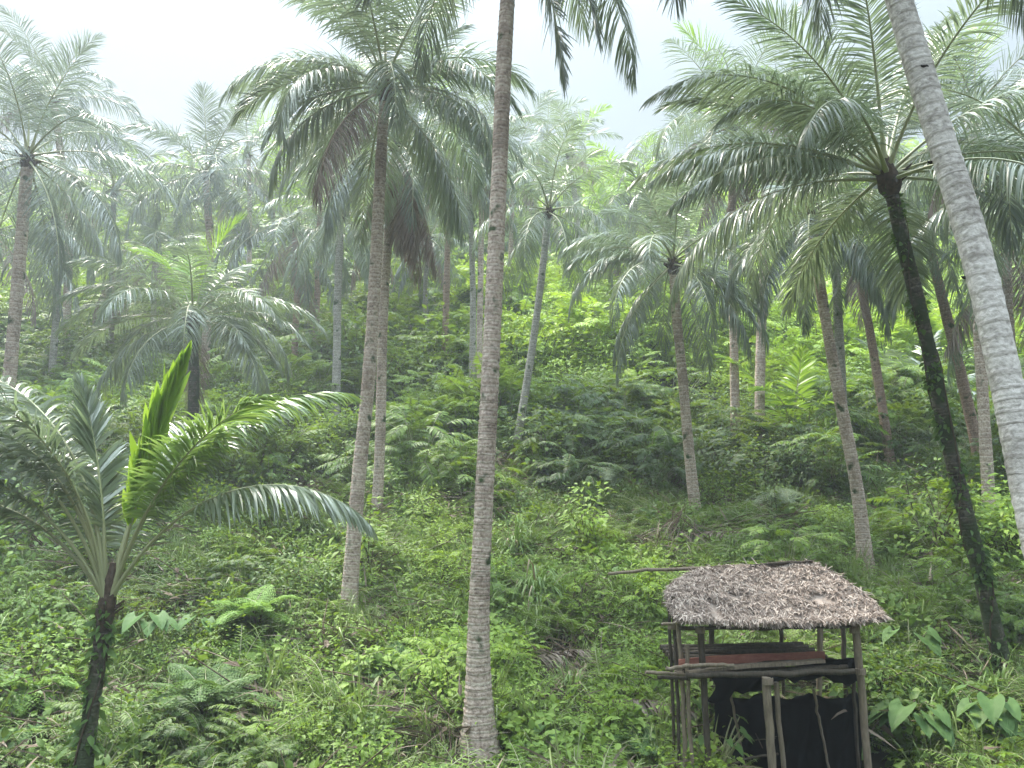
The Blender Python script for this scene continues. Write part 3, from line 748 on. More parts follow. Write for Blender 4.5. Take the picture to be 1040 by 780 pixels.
# ------------------------------------------------------------------ shelter
def build_shelter():
    D = 8.0
    g = np.random.default_rng(99)
    c0 = at(785, 630, D)
    base = np.array([c0.x, D + .8, -3.25])
    root = empty('thatched_shelter', tuple(base), 'low open shelter of poles with a greyish thatched roof at the lower right', 'shelter')
    def rel(u, v, d): return np.array(at(u, v, d)) - base
    TT = [0, .15, .3, .5, .7, .85, 1]
    def front(sx, t):
        ul = np.interp(t, TT, [692, 686, 681, 678, 684, 695, 712]); ur = np.interp(t, TT, [897, 895, 888, 873, 857, 843, 828])
        vl = np.interp(t, TT, [626, 622, 611, 599, 590, 583, 577]); vr = np.interp(t, TT, [625, 621, 611, 599, 588, 580, 572])
        v = vl * (1 - sx) + vr * sx + 5 * math.sin(sx * math.pi) * (1 - t)
        return rel(ul * (1 - sx) + ur * sx, v, 8.0 + .9 * t)
    RL, RR = front(0, 1), front(1, 1)
    BL = np.array([front(0, .5)[0] + .28, 9.8 - base[1], RL[2] - .5]); BR = np.array([front(1, .2)[0] - .15, 9.8 - base[1], RL[2] - .5])
    def back(sx, t):
        return (BR * (1 - sx) + BL * sx) * (1 - t) + (RR * (1 - sx) + RL * sx) * t
    def slope(S, n, k):
        mb = MB()
        NX, NY = 20, 12; th = .045
        G = np.array([[S(x, y) for x in np.linspace(0, 1, NX)] for y in np.linspace(0, 1, NY)])
        nrm = norm(np.cross(S(1, .5) - S(0, .5), S(.5, 1) - S(.5, 0)))
        G = G + g.normal(0, .006, G.shape)
        top = G - nrm * .025; bot = G - nrm * (th + .025)
        def grid(V, flip):
            i = np.arange(NY - 1)[:, None]; j = np.arange(NX - 1)[None, :]
            q = np.stack([i * NX + j, i * NX + j + 1, (i + 1) * NX + j + 1, (i + 1) * NX + j], -1).reshape(-1, 4)
            mb.add(V.reshape(-1, 3), q[:, ::-1] if flip else q)
        grid(top, False); grid(bot, True)
        for rowt, rowb in ((top[0], bot[0]), (top[-1], bot[-1]), (top[:, 0], bot[:, 0]), (top[:, -1], bot[:, -1])):
            m = len(rowt); V = np.concatenate([rowt, rowb]); j = np.arange(m - 1)
            mb.add(V, np.stack([j, j + 1, j + 1 + m, j + m], -1))
        dn = norm(S(.5, 0) - S(.5, 1))
        s = g.random(n); t = g.random(n); t = np.clip(np.round(t * 9) / 9 + g.normal(0, .03, n), 0, 1)
        P = np.array([S(x, y) for x, y in zip(s, t)])
        dirs = dn + .75 * g.standard_normal((n, 3)); dirs -= nrm * np.sum(dirs * nrm, -1, keepdims=True) * .8
        dirs = norm(dirs)
        P += nrm * (g.uniform(-.012, .02, n) + .014 * np.sin(s * 17 + t * 9) * np.sin(t * 14 + s * 5))[:, None]
        wv = np.cross(dirs, nrm) + .45 * g.standard_normal((n, 3))
        # patches where the strips have worn away
        wear = np.array([mnoise.noise(Vector((a * 7, b * 4, k))) for a, b in zip(s, t)]) > -.33
        P, dirs, wv = P[wear], dirs[wear], wv[wear]; n = len(P)
        blades(mb, P, dirs, wv, g.uniform(.03, .09, n) * g.uniform(.7, 1.6, n), g.uniform(.005, .013, n), seg=2, hang=g.uniform(0, .5, n), prof=[.9, 1, .5])
        # ragged fringe on the eave and the two sides
        for (fn, m, dd) in ((lambda q: S(q, 0), n // 10, dn), (lambda q: S(0, q), n // 16, dn * .6 + norm(S(0, .4) - S(1, .4))), (lambda q: S(1, q), n // 16, dn * .6 + norm(S(1, .4) - S(0, .4)))):
            q = g.random(m); P = np.array([fn(x) for x in q]); P[:, 2] -= g.uniform(0, .05, m)
            dirs = dd + .5 * g.standard_normal((m, 3)); dirs[:, 2] -= .3
            blades(mb, P, norm(dirs), np.cross(dirs, nrm) + .4 * g.standard_normal((m, 3)), g.uniform(.015, .06, m) * (.5 + .8 * np.sin(q * 23 + k) ** 2), g.uniform(.005, .015, m), seg=2, hang=.6, prof=[.9, 1, .4])
        return mb
    slope(front, 20000, 0).obj('roof', M['thatch'], root)
    slope(back, 8000, 1).obj('roof', M['thatch'], root)
    def pole(name, pts, r, mat='pole', r2=None, sides=9):
        mb = MB(); P = catmull(np.array(pts), 14)
        P = P + g.normal(0, .004, P.shape)
        tube(mb, P, np.linspace(r, r2 or r * .85, 14), sides, 0, lump=.08, rnd=g)
        return mb.obj(name, M[mat], root)
    def gz(p):  # drop to the ground
        w = p + base; return np.array([p[0], p[1], hgt(w[0], w[1]) - .1 - base[2]])
    # ridge pole, with the long stick out to the left
    pole('ridge_pole', [rel(618, 583, 8.75), rel(660, 579, 8.8), RL + (0, .02, .0), (RL + RR) / 2 + (0, .02, .0), RR + (.05, 0, .0)], .018, 'pole', .022)
    pole('ridge_pole', [RL + (.55, -.02, .02), (RL + RR) / 2 + (.2, -.02, .025), RR + (-.04, -.02, .02)], .02, 'pole_dark')
    # corner posts
    def post(u, v, u2, v2, d, r, mat='pole', ground=True, d2=None):
        a = rel(u, v, d); b = rel(u2, v2, d2 or d)
        if ground: b = gz(b)
        pole('post', [a, a * .5 + b * .5 + (g.normal(0, .012), g.normal(0, .012), 0), b], r, mat)
    post(711, 636, 716, 712, 8.12, .035, 'pole_dark')
    post(683, 606, 688, 730, 8.3, .02, 'pole_dark'); post(688, 622, 694, 728, 8.2, .025, 'pole'); post(697, 655, 702, 724, 8.15, .022, 'pole')
    post(679, 612, 683, 718, 8.5, .018, 'pole_dark')
    post(868, 628, 884, 770, 8.1, .04, 'pole')
    post(832, 600, 828, 700, 9.6, .035, 'pole'); post(792, 620, 795, 700, 9.7, .025, 'pole_dark'); post(722, 610, 722, 690, 9.7, .035, 'pole_dark')
    post(855, 610, 862, 740, 9.55, .03, 'pole_dark')
    post(778, 688, 790, 790, 7.95, .042, 'pole'); post(788, 692, 802, 790, 8.1, .026, 'pole')
    post(866, 684, 869, 745, 8.6, .02, 'pole_dark')
    # rails
    for (u, v, u2, v2, d, r, m) in [(655, 683, 705, 686, 8.05, .018, 'pole'), (668, 688, 700, 690, 8.1, .02, 'pole_dark'), (672, 634, 712, 630, 8.1, .016, 'pole'), (676, 679, 745, 676, 8.0, .022, 'pole'),
                                    (690, 638, 872, 636, 8.12, .02, 'pole_dark'), (700, 622, 862, 616, 9.6, .02, 'pole_dark')]:
        a, b = rel(u, v, d), rel(u2, v2, d)
        pole('rail', [a, (a + b) / 2 + (0, 0, g.normal(0, .012)), b], r, m)
    for (u, v, d) in [(711, 640, 8.1), (714, 684, 8.08), (690, 684, 8.18), (868, 640, 8.08), (874, 682, 8.06), (780, 692, 7.93), (683, 636, 8.3)]:
        mb = MB(); c = rel(u, v, d); th_ = np.linspace(0, 2 * math.pi * 5, 60)
        tube(mb, np.stack([c[0] + .046 * np.cos(th_), c[1] + .046 * np.sin(th_), c[2] + .012 * th_ / 2 / math.pi - .03], -1), .007, 5)
        mb.obj('lashing', M['pole'], root)
    for (u, v, u2, v2, d, m) in [(742, 706, 760, 792, 8.45, 'pole'), (826, 700, 842, 780, 8.5, 'pole'), (735, 780, 790, 766, 8.3, 'pole_dark')]:
        a, b = rel(u, v, d), rel(u2, v2, d + .1)
        pole('stick', [a, (a + b) / 2 + (0, .02, .02), b], .015, m)
    # shelf of lashed poles with a reddish plank at the back
    for i in range(9):
        d = 8.02 + i * .17
        a = rel(697, 686, 8.0); b = rel(868, 682, 8.0)
        a = np.array([a[0], d - base[1], a[2] + .0]); b = np.array([b[0], d - base[1], b[2]])
        pole('shelf_slat', [a, (a + b) / 2 + (0, 0, g.normal(0, .01)), b], .033, 'pole_dark' if i else 'pole_dark')
    def plank(P0, P1, w, t, mat, name):
        # board between P0 and P1, width w in +y, thickness t
        mb = MB(); n = 16; V = []
        for i in range(n):
            f = i / (n - 1); p = P0 * (1 - f) + P1 * f + np.array([0, 0, .012 * math.sin(f * 5)])
            jw = .006 * g.standard_normal()
            V += [p + (0, jw, 0), p + (0, w + jw, 0), p + (0, w + jw, t), p + (0, jw, t)]
        Fq = [[i * 4 + k, i * 4 + (k + 1) % 4, (i + 1) * 4 + (k + 1) % 4, (i + 1) * 4 + k] for i in range(n - 1) for k in range(4)]
        Fq += [[0, 3, 2, 1], [(n - 1) * 4 + k for k in range(4)]]
        mb.add(V, Fq); return mb.obj(name, M[mat], root, smooth=False)
    plank(rel(690, 679, 8.15), rel(838, 669, 8.5), .035, .085, 'board', 'plank')
    plank(rel(700, 686, 8.0), rel(838, 672, 8.15), .09, .03, 'pole', 'plank')
    # added black panel hung under the shelf front, standing in for deep shade
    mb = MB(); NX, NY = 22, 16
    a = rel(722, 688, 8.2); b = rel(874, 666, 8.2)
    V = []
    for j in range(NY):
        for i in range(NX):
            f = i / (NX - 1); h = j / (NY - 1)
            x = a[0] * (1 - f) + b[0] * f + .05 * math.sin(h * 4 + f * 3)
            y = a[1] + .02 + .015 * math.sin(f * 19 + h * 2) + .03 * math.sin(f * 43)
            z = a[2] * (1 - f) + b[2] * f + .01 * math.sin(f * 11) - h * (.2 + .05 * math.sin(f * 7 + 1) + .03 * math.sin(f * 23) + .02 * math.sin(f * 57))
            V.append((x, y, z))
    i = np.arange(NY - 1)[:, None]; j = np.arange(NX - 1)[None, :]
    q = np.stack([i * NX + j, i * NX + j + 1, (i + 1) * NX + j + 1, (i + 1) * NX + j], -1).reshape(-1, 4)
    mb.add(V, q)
    o = mb.obj('shade_sheet', M['shade_sheet'], root)
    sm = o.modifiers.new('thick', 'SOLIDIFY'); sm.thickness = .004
    # second added black panel further back, giving the space underneath its shadow
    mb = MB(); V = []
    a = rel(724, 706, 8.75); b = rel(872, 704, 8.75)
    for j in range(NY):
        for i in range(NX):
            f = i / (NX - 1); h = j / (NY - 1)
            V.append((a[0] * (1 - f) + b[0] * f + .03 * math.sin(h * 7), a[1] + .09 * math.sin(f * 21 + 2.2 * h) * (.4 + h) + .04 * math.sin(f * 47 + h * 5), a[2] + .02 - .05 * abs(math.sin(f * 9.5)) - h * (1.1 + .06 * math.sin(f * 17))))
    mb.add(V, q); o = mb.obj('shade_sheet', M['shade_sheet'], root)
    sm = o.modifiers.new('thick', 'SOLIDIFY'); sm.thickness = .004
build_shelter()

# ------------------------------------------------------------------ single plants that can be told apart
def gpos(u, v):
    p = ground_at(u, v); return (p.x, p.y, hgt(p.x, p.y) - .02)

def pinnate(mb, g, o, az, L, e0, droop, npair, pl, pw, mat=0, hang=.3, stem=.006, stemmat=1, two=False):
    """one compound leaf: stem with leaflet pairs (or feather-like side leaves if two)"""
    s = np.linspace(0, 1, 12); e = R(e0) - R(droop) * s
    T = np.stack([np.cos(e) * math.cos(az), np.cos(e) * math.sin(az), np.sin(e)], -1)
    P = np.array(o) + np.vstack([[0, 0, 0], np.cumsum(T[1:] * L / 11, axis=0)])
    tube(mb, P, np.linspace(stem, stem * .3, 12), 4, stemmat, cap=False)
    ss = np.linspace(.15, 1, npair)
    ip = lambda A: np.stack([np.interp(ss, s, A[:, k]) for k in range(3)], -1)
    p, t = ip(P), norm(ip(T))
    B = norm(np.cross([0, 0, 1.0], t)); N = np.cross(t, B)
    prof = np.interp(ss, [.15, .4, 1], [.7, 1, .25])
    for sd in (-1, 1):
        d = t * .55 + sd * B + N * .05 + .06 * g.standard_normal(p.shape)
        if not two:
            leaf_set(mb, p, d, N + .25 * g.standard_normal(p.shape), pl * prof, pw * prof ** .5, droop=hang, mat=mat)
        else:
            for i in range(npair):
                l = pl * prof[i]; m = max(4, int(l / .028)); q = np.linspace(.12, 1, m)[:, None]
                dd = norm(d[i][None]); bb = p[i] + dd * l * q + np.array([0, 0, -1]) * (q ** 2) * l * hang
                pr_ = np.interp(q[:, 0], [0, .3, 1], [.8, 1, .3])
                W = norm(np.cross(dd, N[i][None]))
                for s2 in (-1, 1):
                    leaf_set(mb, bb, W * s2 + dd * .4, N[i][None] + .2 * g.standard_normal((m, 3)), pw * 3.2 * pr_, pw * 1.3 * pr_ ** .5, droop=.2, mat=mat)

def feather_shrub(name, label, uv, h, n, L, mat, seed, cat='shrub', group=None, two=True, e=(25, 60), flat=False):
    g = np.random.default_rng(seed)
    root = empty(name, gpos(*uv), label, cat, group)
    st = MB()
    tops = []
    for i in range(4):
        a = g.uniform(0, 6.28); t = np.array([math.cos(a) * h * .25, math.sin(a) * h * .25, h * g.uniform(.8, 1.05)])
        tube(st, catmull([np.array([0, 0, -.05]), t * .5 + g.normal(0, .03, 3), t], 8), np.linspace(.018, .009, 8), 6)
        tops.append(t)
    st.obj('stem', M['twig'], root)
    for k in range(n):
        mb = MB(); t = tops[k % 4]; f = g.uniform(.75, 1.0)
        pinnate(mb, g, t * f, g.uniform(0, 6.28), L * g.uniform(.75, 1.15), g.uniform(*e), g.uniform(40, 75), 12, L * .36, .022 if two else L * .12, two=two)
        mb.obj('leaf', [M[mat], M['rachis']], root)
    return root
feather_shrub('feathery_shrub', 'bright feathery layered shrub standing in front of the left of centre palm, left lower area', (262, 655), .55, 16, .7, 'plant_bright', 401)
feather_shrub('feathery_shrub', 'light green feathery shrub at the bottom left, below the leaning dry frond', (200, 745), .45, 18, .75, 'plant_mid', 402)
feather_shrub('feathery_shrub', 'lime feathery shrub in the dark band left of the right middle palm trunk', (662, 490), 1.0, 15, 1.0, 'plant_bright', 403)
feather_shrub('feathery_shrub', 'grey green drooping shrub in the dark band, left of the lime feathery shrub', (612, 505), .7, 13, 1.0, 'plant_grey', 404, e=(5, 35))
feather_shrub('feathery_shrub', 'pale layered shrub at the foot of the leaning slim palm', (560, 440), .9, 13, 1.2, 'plant_grey', 405, e=(0, 30))
feather_shrub('feathery_shrub', 'bluish green fern shrub in shade between the right middle and shelter palms', (795, 520), .5, 12, .9, 'plant_grey', 406, e=(0, 30))
feather_shrub('feathery_shrub', 'lime shrub under the reddish thin trunk', (912, 455), .8, 12, 1.0, 'plant_bright', 407)
feather_shrub('feathery_shrub', 'yellowish feathery plant at the left edge bottom, behind the lime palm trunk', (35, 730), .35, 14, .6, 'plant_bright', 408)
feather_shrub('feathery_shrub', 'fan of fresh fern leaves left of the central trunk foot', (400, 700), .25, 14, .55, 'plant_mid', 409)
feather_shrub('feathery_shrub', 'low fern at the very bottom between the central trunk and the shelter', (640, 778), .2, 14, .5, 'plant_mid', 410)

def taro(label, uv, n, h, ls, seed, mat='plant_big', name='taro_plant', face=None):
    g = np.random.default_rng(seed)
    root = empty(name, gpos(*uv), label, 'leafy plant', 'broad leaved plants')
    for k in range(n):
        a = g.uniform(0, 6.28) if face is None else R(face) + g.normal(0, .9)
        t = np.array([math.cos(a) * h * .5, math.sin(a) * h * .5, h * g.uniform(.75, 1.1)])
        mb = MB(); tube(mb, catmull([np.zeros(3), t * .55 + (0, 0, .12 * h), t], 10), np.linspace(.014, .006, 10), 6)
        mb.obj('stalk', M['rachis'], root)
        # lobed heart-shaped blade, grid with ripples
        L = ls * g.uniform(.75, 1.15); W = L * .8
        d = norm(np.array([math.cos(a), math.sin(a), -.45])); w = norm(np.cross(d, [0, 0, 1])); nn = np.cross(w, d)
        NU, NV = 11, 9; V = []
        for i in range(NU):
            s = i / (NU - 1)
            hw = W * .5 * (math.sin(min(1, s * 1.0 + .06) ** .55 * math.pi) ** .75)
            for j in range(NV):
                q = j / (NV - 1) * 2 - 1
                back = -.28 * L * abs(q) ** 1.5 * (1 - s) ** 2
                p = t + d * (L * s * .95 + back) + w * hw * q + nn * (.32 * hw * abs(q) + .025 * L * math.sin(j * 2.1) * math.sin(i * 1.9)) + np.array([0, 0, -.25 * L * s * s])
                V.append(p)
        i = np.arange(NU - 1)[:, None]; j = np.arange(NV - 1)[None, :]
        q4 = np.stack([i * NV + j, i * NV + j + 1, (i + 1) * NV + j + 1, (i + 1) * NV + j], -1).reshape(-1, 4)
        mb = MB(); mb.add(V, q4); mb.obj('leaf', M[mat], root)
    return root
taro('large heart leaved plant right of the shelter at the lower right', (935, 770), 9, .55, .3, 501, face=230)
taro('large leaved plant in the bottom right corner', (1010, 760), 8, .55, .3, 502, face=250)
taro('pair of smooth pale leaves left of the central trunk foot', (447, 735), 3, .3, .2, 503, face=200)
taro('dark broad leaved plant behind the lime foreground palm trunk', (150, 668), 8, .55, .26, 504)
taro('broad leaved plant in the lower left between the lime palm and the feathery shrub', (205, 660), 7, .45, .22, 505)
taro('broad leaved plant touching the left posts of the shelter', (700, 740), 6, .4, .16, 506)
taro('broad leaved plant right of the central trunk, mid slope', (640, 600), 6, .45, .25, 507)
taro('leafy plant at the bottom left corner', (20, 770), 7, .4, .2, 508)
taro('leafy plant low at the bottom, just right of the central trunk', (560, 765), 6, .3, .16, 509)
taro('tall leafy plant right of the shelter posts', (925, 680), 7, .6, .3, 510)

taro('leafy plant growing over the lower left corner of the dark space under the shelter', (728, 800), 12, .62, .12, 511, mat='plant_mid')
taro('small leaved plant hiding the foot of the lime foreground palm', (92, 815), 14, .5, .13, 512, mat='plant_mid')
feather_shrub('feathery_shrub', 'fern spreading at the foot of the lime foreground palm, right side', (120, 790), .35, 14, .5, 'plant_mid', 411)

def tussock(label, uv, n, h, seed, mats=('grass_solo', 'grass_dry'), dryshare=.35, w=.02, name='grass_tussock'):
    g = np.random.default_rng(seed)
    root = empty(name, gpos(*uv), label, 'grass', 'grass tussocks')
    for part, share, mat in (('green_blades', 1 - dryshare, mats[0]), ('dry_blades', dryshare, mats[1])):
        m = int(n * share)
        if m < 2: continue
        a = g.uniform(0, 6.28, m); b = np.stack([np.cos(a) * .08, np.sin(a) * .08, np.zeros(m)], -1) * g.random(m)[:, None]
        el = R(1) * g.uniform(35 if part[0] == 'd' else 55, 88, m)
        d = np.stack([np.cos(a) * np.cos(el), np.sin(a) * np.cos(el), np.sin(el)], -1)
        wv = np.stack([-np.sin(a), np.cos(a), np.zeros(m)], -1)
        mb = MB(); blades(mb, b, d, wv, h * g.uniform(.6, 1.2, m), w * g.uniform(.6, 1.2, m), seg=7, hang=g.uniform(1.2, 2.8, m), prof=np.interp(np.linspace(0, 1, 8), [0, .3, .8, 1], [.7, 1, .6, .05]))
        mb.obj(part, M[mat], root)
M['grass_solo'] = leaf_mat('grass_blade_fresh', [(0.1, (.09, .16, .04)), (.5, (.17, .27, .07)), (.9, (.3, .38, .12))], rough=.45, trans=.3)
M['grass_dry'] = leaf_mat('grass_blade_dry', [(0.1, (.16, .12, .07)), (.5, (.3, .24, .15)), (.9, (.45, .38, .25))], rough=.7, trans=.15, tcol=(.3, .2, .08))
tussock('arching grass tussock with straw coloured blades in front of the shelter left side', (580, 712), 110, .62, 601, w=.028)
tussock('tall soft green grass clump right of the central trunk', (545, 620), 170, 1.15, 602, dryshare=.08, w=.034)
tussock('second tall green grass clump, higher and left of the brown thicket', (522, 570), 120, 1.0, 603, dryshare=.1, w=.032)
tussock('grass clump with long blades right of the shelter', (960, 740), 120, .8, 604, dryshare=.15, w=.03)
tussock('green grass clump in the bottom right corner', (1015, 720), 130, .85, 605, dryshare=.12, w=.03)
tussock('thin grass tuft near the foot of the left of centre palm', (395, 640), 70, .4, 606, dryshare=.3, w=.016)
tussock('straw tuft with dry stalks left of the left of centre palm foot', (330, 620), 90, .55, 607, dryshare=.6, w=.018)

def brush(label, uv, n, rad, h, seed, mat='litter', name='brush_heap', strand=.5):
    g = np.random.default_rng(seed)
    root = empty(name, gpos(*uv), label, 'brush heap', 'heaps of dead growth')
    a = g.uniform(0, 6.28, n); r = rad * np.sqrt(g.random(n))
    b = np.stack([np.cos(a) * r, np.sin(a) * r, h * (1 - (r / rad)) * g.uniform(.4, 1.05, n) + .02], -1)
    d = np.stack([np.cos(a), np.sin(a), -.7 * np.ones(n)], -1) + .8 * g.standard_normal((n, 3))
    mb = MB(); blades(mb, b, norm(d), g.standard_normal((n, 3)), strand * g.uniform(.4, 1.1, n), g.uniform(.006, .018, n), seg=4, hang=g.uniform(.2, 1.2, n)); mb.obj('dead_stalks', M[mat], root)
    mb = MB()
    for k in range(14):
        a = g.uniform(0, 6.28); p = np.array([math.cos(a), math.sin(a), 0]) * rad * g.uniform(.3, 1); q = np.array([g.normal(0, .1), g.normal(0, .1), h * g.uniform(.6, 1.2)])
        tube(mb, catmull([p, (p + q) / 2 + g.normal(0, .06, 3), q], 8), np.linspace(.014, .006, 8), 5)
    mb.obj('twigs', M['twig'], root)
brush('conical heap of dry fronds at the foot of the right middle palm', (692, 560), 900, .75, .75, 701, 'frond_dry', strand=.7)
brush('dark brown thicket of dead stalks right of the tall grass clump', (590, 630), 900, .6, .55, 702)
brush('grey brown tangle of dead stalks lower left of the central trunk', (345, 738), 800, .38, .3, 703, strand=.35)
brush('dry brush in the shade behind the palm with the black mossy trunk', (1000, 560), 600, .8, .6, 704)
brush('brown patch of dead growth left of the straw tuft and the twin palms', (310, 520), 700, 1.0, .7, 705)
brush('dry heap with long stalks on the right slope beyond the shelter roof', (955, 660), 500, .5, .4, 706, 'frond_dry')

# dead fronds
def dead_frond(label, loc, az, e0, droop, L, seed, hang=1.4, ll=.45):
    me = frond_mesh(seed, L=L, e0=e0, droop=droop, n=46, ll=ll, lw=.03, hang=hang, beta=-30, mat='frond_dry', gap=.15, rr=.02)
    o = bpy.data.objects.new('fallen_frond', me); o.location = loc; o.rotation_euler = (0, 0, az)
    link(o); tag(o, label, 'dead palm frond', 'dead palm fronds')
p = ground_at(148, 692)
dead_frond('dry brown frond standing on its stalk right of the lime foreground palm', (p.x, p.y, hgt(p.x, p.y) - .05), R(40), 74, 190, 1.25, 801, hang=1.2, ll=.4)
for k, (uv, az, L, lab) in enumerate([((520, 690), 20, 1.9, 'dry frond lying in the grass right of the central trunk'), ((800, 560), 170, 2.6, 'pale fallen frond on the slope above the shelter roof'),
                                      ((560, 512), 200, 2.2, 'old fallen frond in the dark band, centre of the slope'), ((905, 545), 5, 2.4, 'bleached fallen frond right of the shelter palm'),
                                      ((470, 470), 160, 2.2, 'fallen frond between the twin palms and the central trunk'), ((300, 500), 15, 2.6, 'fallen frond on the left slope under the left middle palm'),
                                      ((600, 730), 340, 1.5, 'short dry frond in the herbs left of the shelter'), ((985, 600), 150, 2.2, 'fallen brown frond resting by the mossy trunk')]):
    p = ground_at(*uv)
    dead_frond(lab, (p.x, p.y, hgt(p.x, p.y) + .16), R(az), 16, 34, L * .8, 810 + k, hang=.9, ll=.3)

# ------------------------------------------------------------------ undergrowth (instanced stuff)
def proto_collection(name, builders):
    c = bpy.data.collections.new(name)
    for i, (mb, mats) in enumerate(builders):
        o = bpy.data.objects.new('%s_%02d' % (name, i), mb.mesh(name, mats)); c.objects.link(o)
    return c

def p_herb(seed, n=60, r=.28, h=.3, l=(.05, .1), shape='ovate', wr=.6, mat='herb'):
    g = np.random.default_rng(seed); mb = MB()
    u = g.standard_normal((n, 3)); u[:, 2] = np.abs(u[:, 2]); u = norm(u) * g.uniform(.45, 1, n)[:, None]
    b = u * [r, r, h]
    d = u * [1, 1, .3] + .5 * g.standard_normal((n, 3)) * [1, 1, .5]
    nr = np.array([0, 0, 1.0]) + u * .5 + .35 * g.standard_normal((n, 3))
    L = g.uniform(*l, n); leaf_set(mb, b, d, nr, L, L * wr, droop=.35, shape=shape)
    for k in range(7):
        q = b[k]; tube(mb, catmull([np.zeros(3), q * .5 + (0, 0, .03), q], 5), np.linspace(.005, .002, 5), 4, 1, cap=False)
    return mb, [M[mat], M['rachis']]

def p_fern(seed, n=11, L=.5, two=True, mat='fern'):
    g = np.random.default_rng(seed); mb = MB()
    for k in range(n):
        a = k * 2.4 + g.normal(0, .2)
        pinnate(mb, g, (0, 0, .02), a, L * g.uniform(.7, 1.15), g.uniform(45, 80), g.uniform(60, 100), 16, L * .24, .05 if not two else .012, two=False, hang=.25)
    return mb, [M[mat], M['rachis']]

def p_grass(seed, n=45, h=.4):
    g = np.random.default_rng(seed); mb = MB()
    a = g.uniform(0, 6.28, n); b = np.stack([np.cos(a), np.sin(a), np.zeros(n)], -1) * (.12 * g.random(n))[:, None]
    el = R(1) * g.uniform(50, 88, n); d = np.stack([np.cos(a) * np.cos(el), np.sin(a) * np.cos(el), np.sin(el)], -1)
    blades(mb, b, d, np.stack([-np.sin(a), np.cos(a), 0 * a], -1), h * g.uniform(.5, 1.2, n), .011 * g.uniform(.6, 1.5, n), seg=5, hang=g.uniform(.6, 2.2, n))
    return mb, [M['grass']]

def p_litter(seed, n=40):
    g = np.random.default_rng(seed); mb = MB()
    b = g.standard_normal((n, 3)) * [.25, .25, .05] + [0, 0, .08]; d = g.standard_normal((n, 3)) * [1, 1, .3]
    blades(mb, b, norm(d), g.standard_normal((n, 3)), g.uniform(.1, .45, n), g.uniform(.006, .02, n), seg=3, hang=.4)
    leaf_set(mb, b[:20], d[:20], g.standard_normal((20, 3)) + [0, 0, 1.5], g.uniform(.05, .14, 20), g.uniform(.03, .06, 20))
    for k in range(4):
        q = g.standard_normal(3) * [.4, .4, .1] + [0, 0, .15]; tube(mb, catmull([q * -.6 + (0, 0, .1), q * .1 + g.normal(0, .04, 3) + (0, 0, .1), q], 6), np.linspace(.009, .004, 6), 4, 1, cap=False)
    return mb, [M['litter'], M['twig']]

def p_shrub(seed, n=420, r=.75, h=1.2, l=(.07, .14), wr=.5, mat='bush', nclump=16):
    """shrub: stems, and leaves held in uneven sprays"""
    g = np.random.default_rng(seed); mb = MB()
    cl = g.standard_normal((nclump, 3)); cl[:, 2] = np.abs(cl[:, 2]) * .9; cl = norm(cl) * g.uniform(.5, 1.05, nclump)[:, None] * [r, r, h] + [0, 0, .1]
    for c in cl:
        tube(mb, catmull([np.zeros(3), c * .5 + g.normal(0, .06, 3) + (0, 0, .1), c], 7), np.linspace(.012, .004, 7), 4, 1, cap=False)
    w = g.dirichlet(np.ones(nclump) * 4); k = g.choice(nclump, n, p=w)
    off = g.standard_normal((n, 3)) * [.17, .17, .085] * (r / .6)
    b = cl[k] + off
    b[:, 2] = np.maximum(b[:, 2], .03)
    d = norm(off) + .5 * g.standard_normal((n, 3)) + norm(cl[k]) * .5; d[:, 2] *= .5
    nr = np.array([0, 0, 1.0]) + .3 * norm(cl[k]) + .35 * g.standard_normal((n, 3))
    L = g.uniform(*l, n); leaf_set(mb, b, d, nr, L, L * wr, droop=.35)
    return mb, [M[mat], M['twig']]

def p_feather(seed, r=.9, h=1.3, n=26, mat='bush'):
    g = np.random.default_rng(seed); mb = MB()
    for k in range(n):
        a = g.uniform(0, 6.28); rr = r * math.sqrt(g.random()) * .6
        o = np.array([math.cos(a) * rr, math.sin(a) * rr, h * g.uniform(.35, 1) * (1 - .35 * (rr / r) ** 2)])
        if k % 3 == 0: tube(mb, catmull([np.zeros(3), o * .6, o], 6), np.linspace(.014, .006, 6), 4, 1, cap=False)
        pinnate(mb, g, o, a + g.normal(0, .5), g.uniform(.45, .75), g.uniform(5, 50), g.uniform(35, 70), 11, .2, .055, hang=.4)
    return mb, [M[mat], M['rachis']]

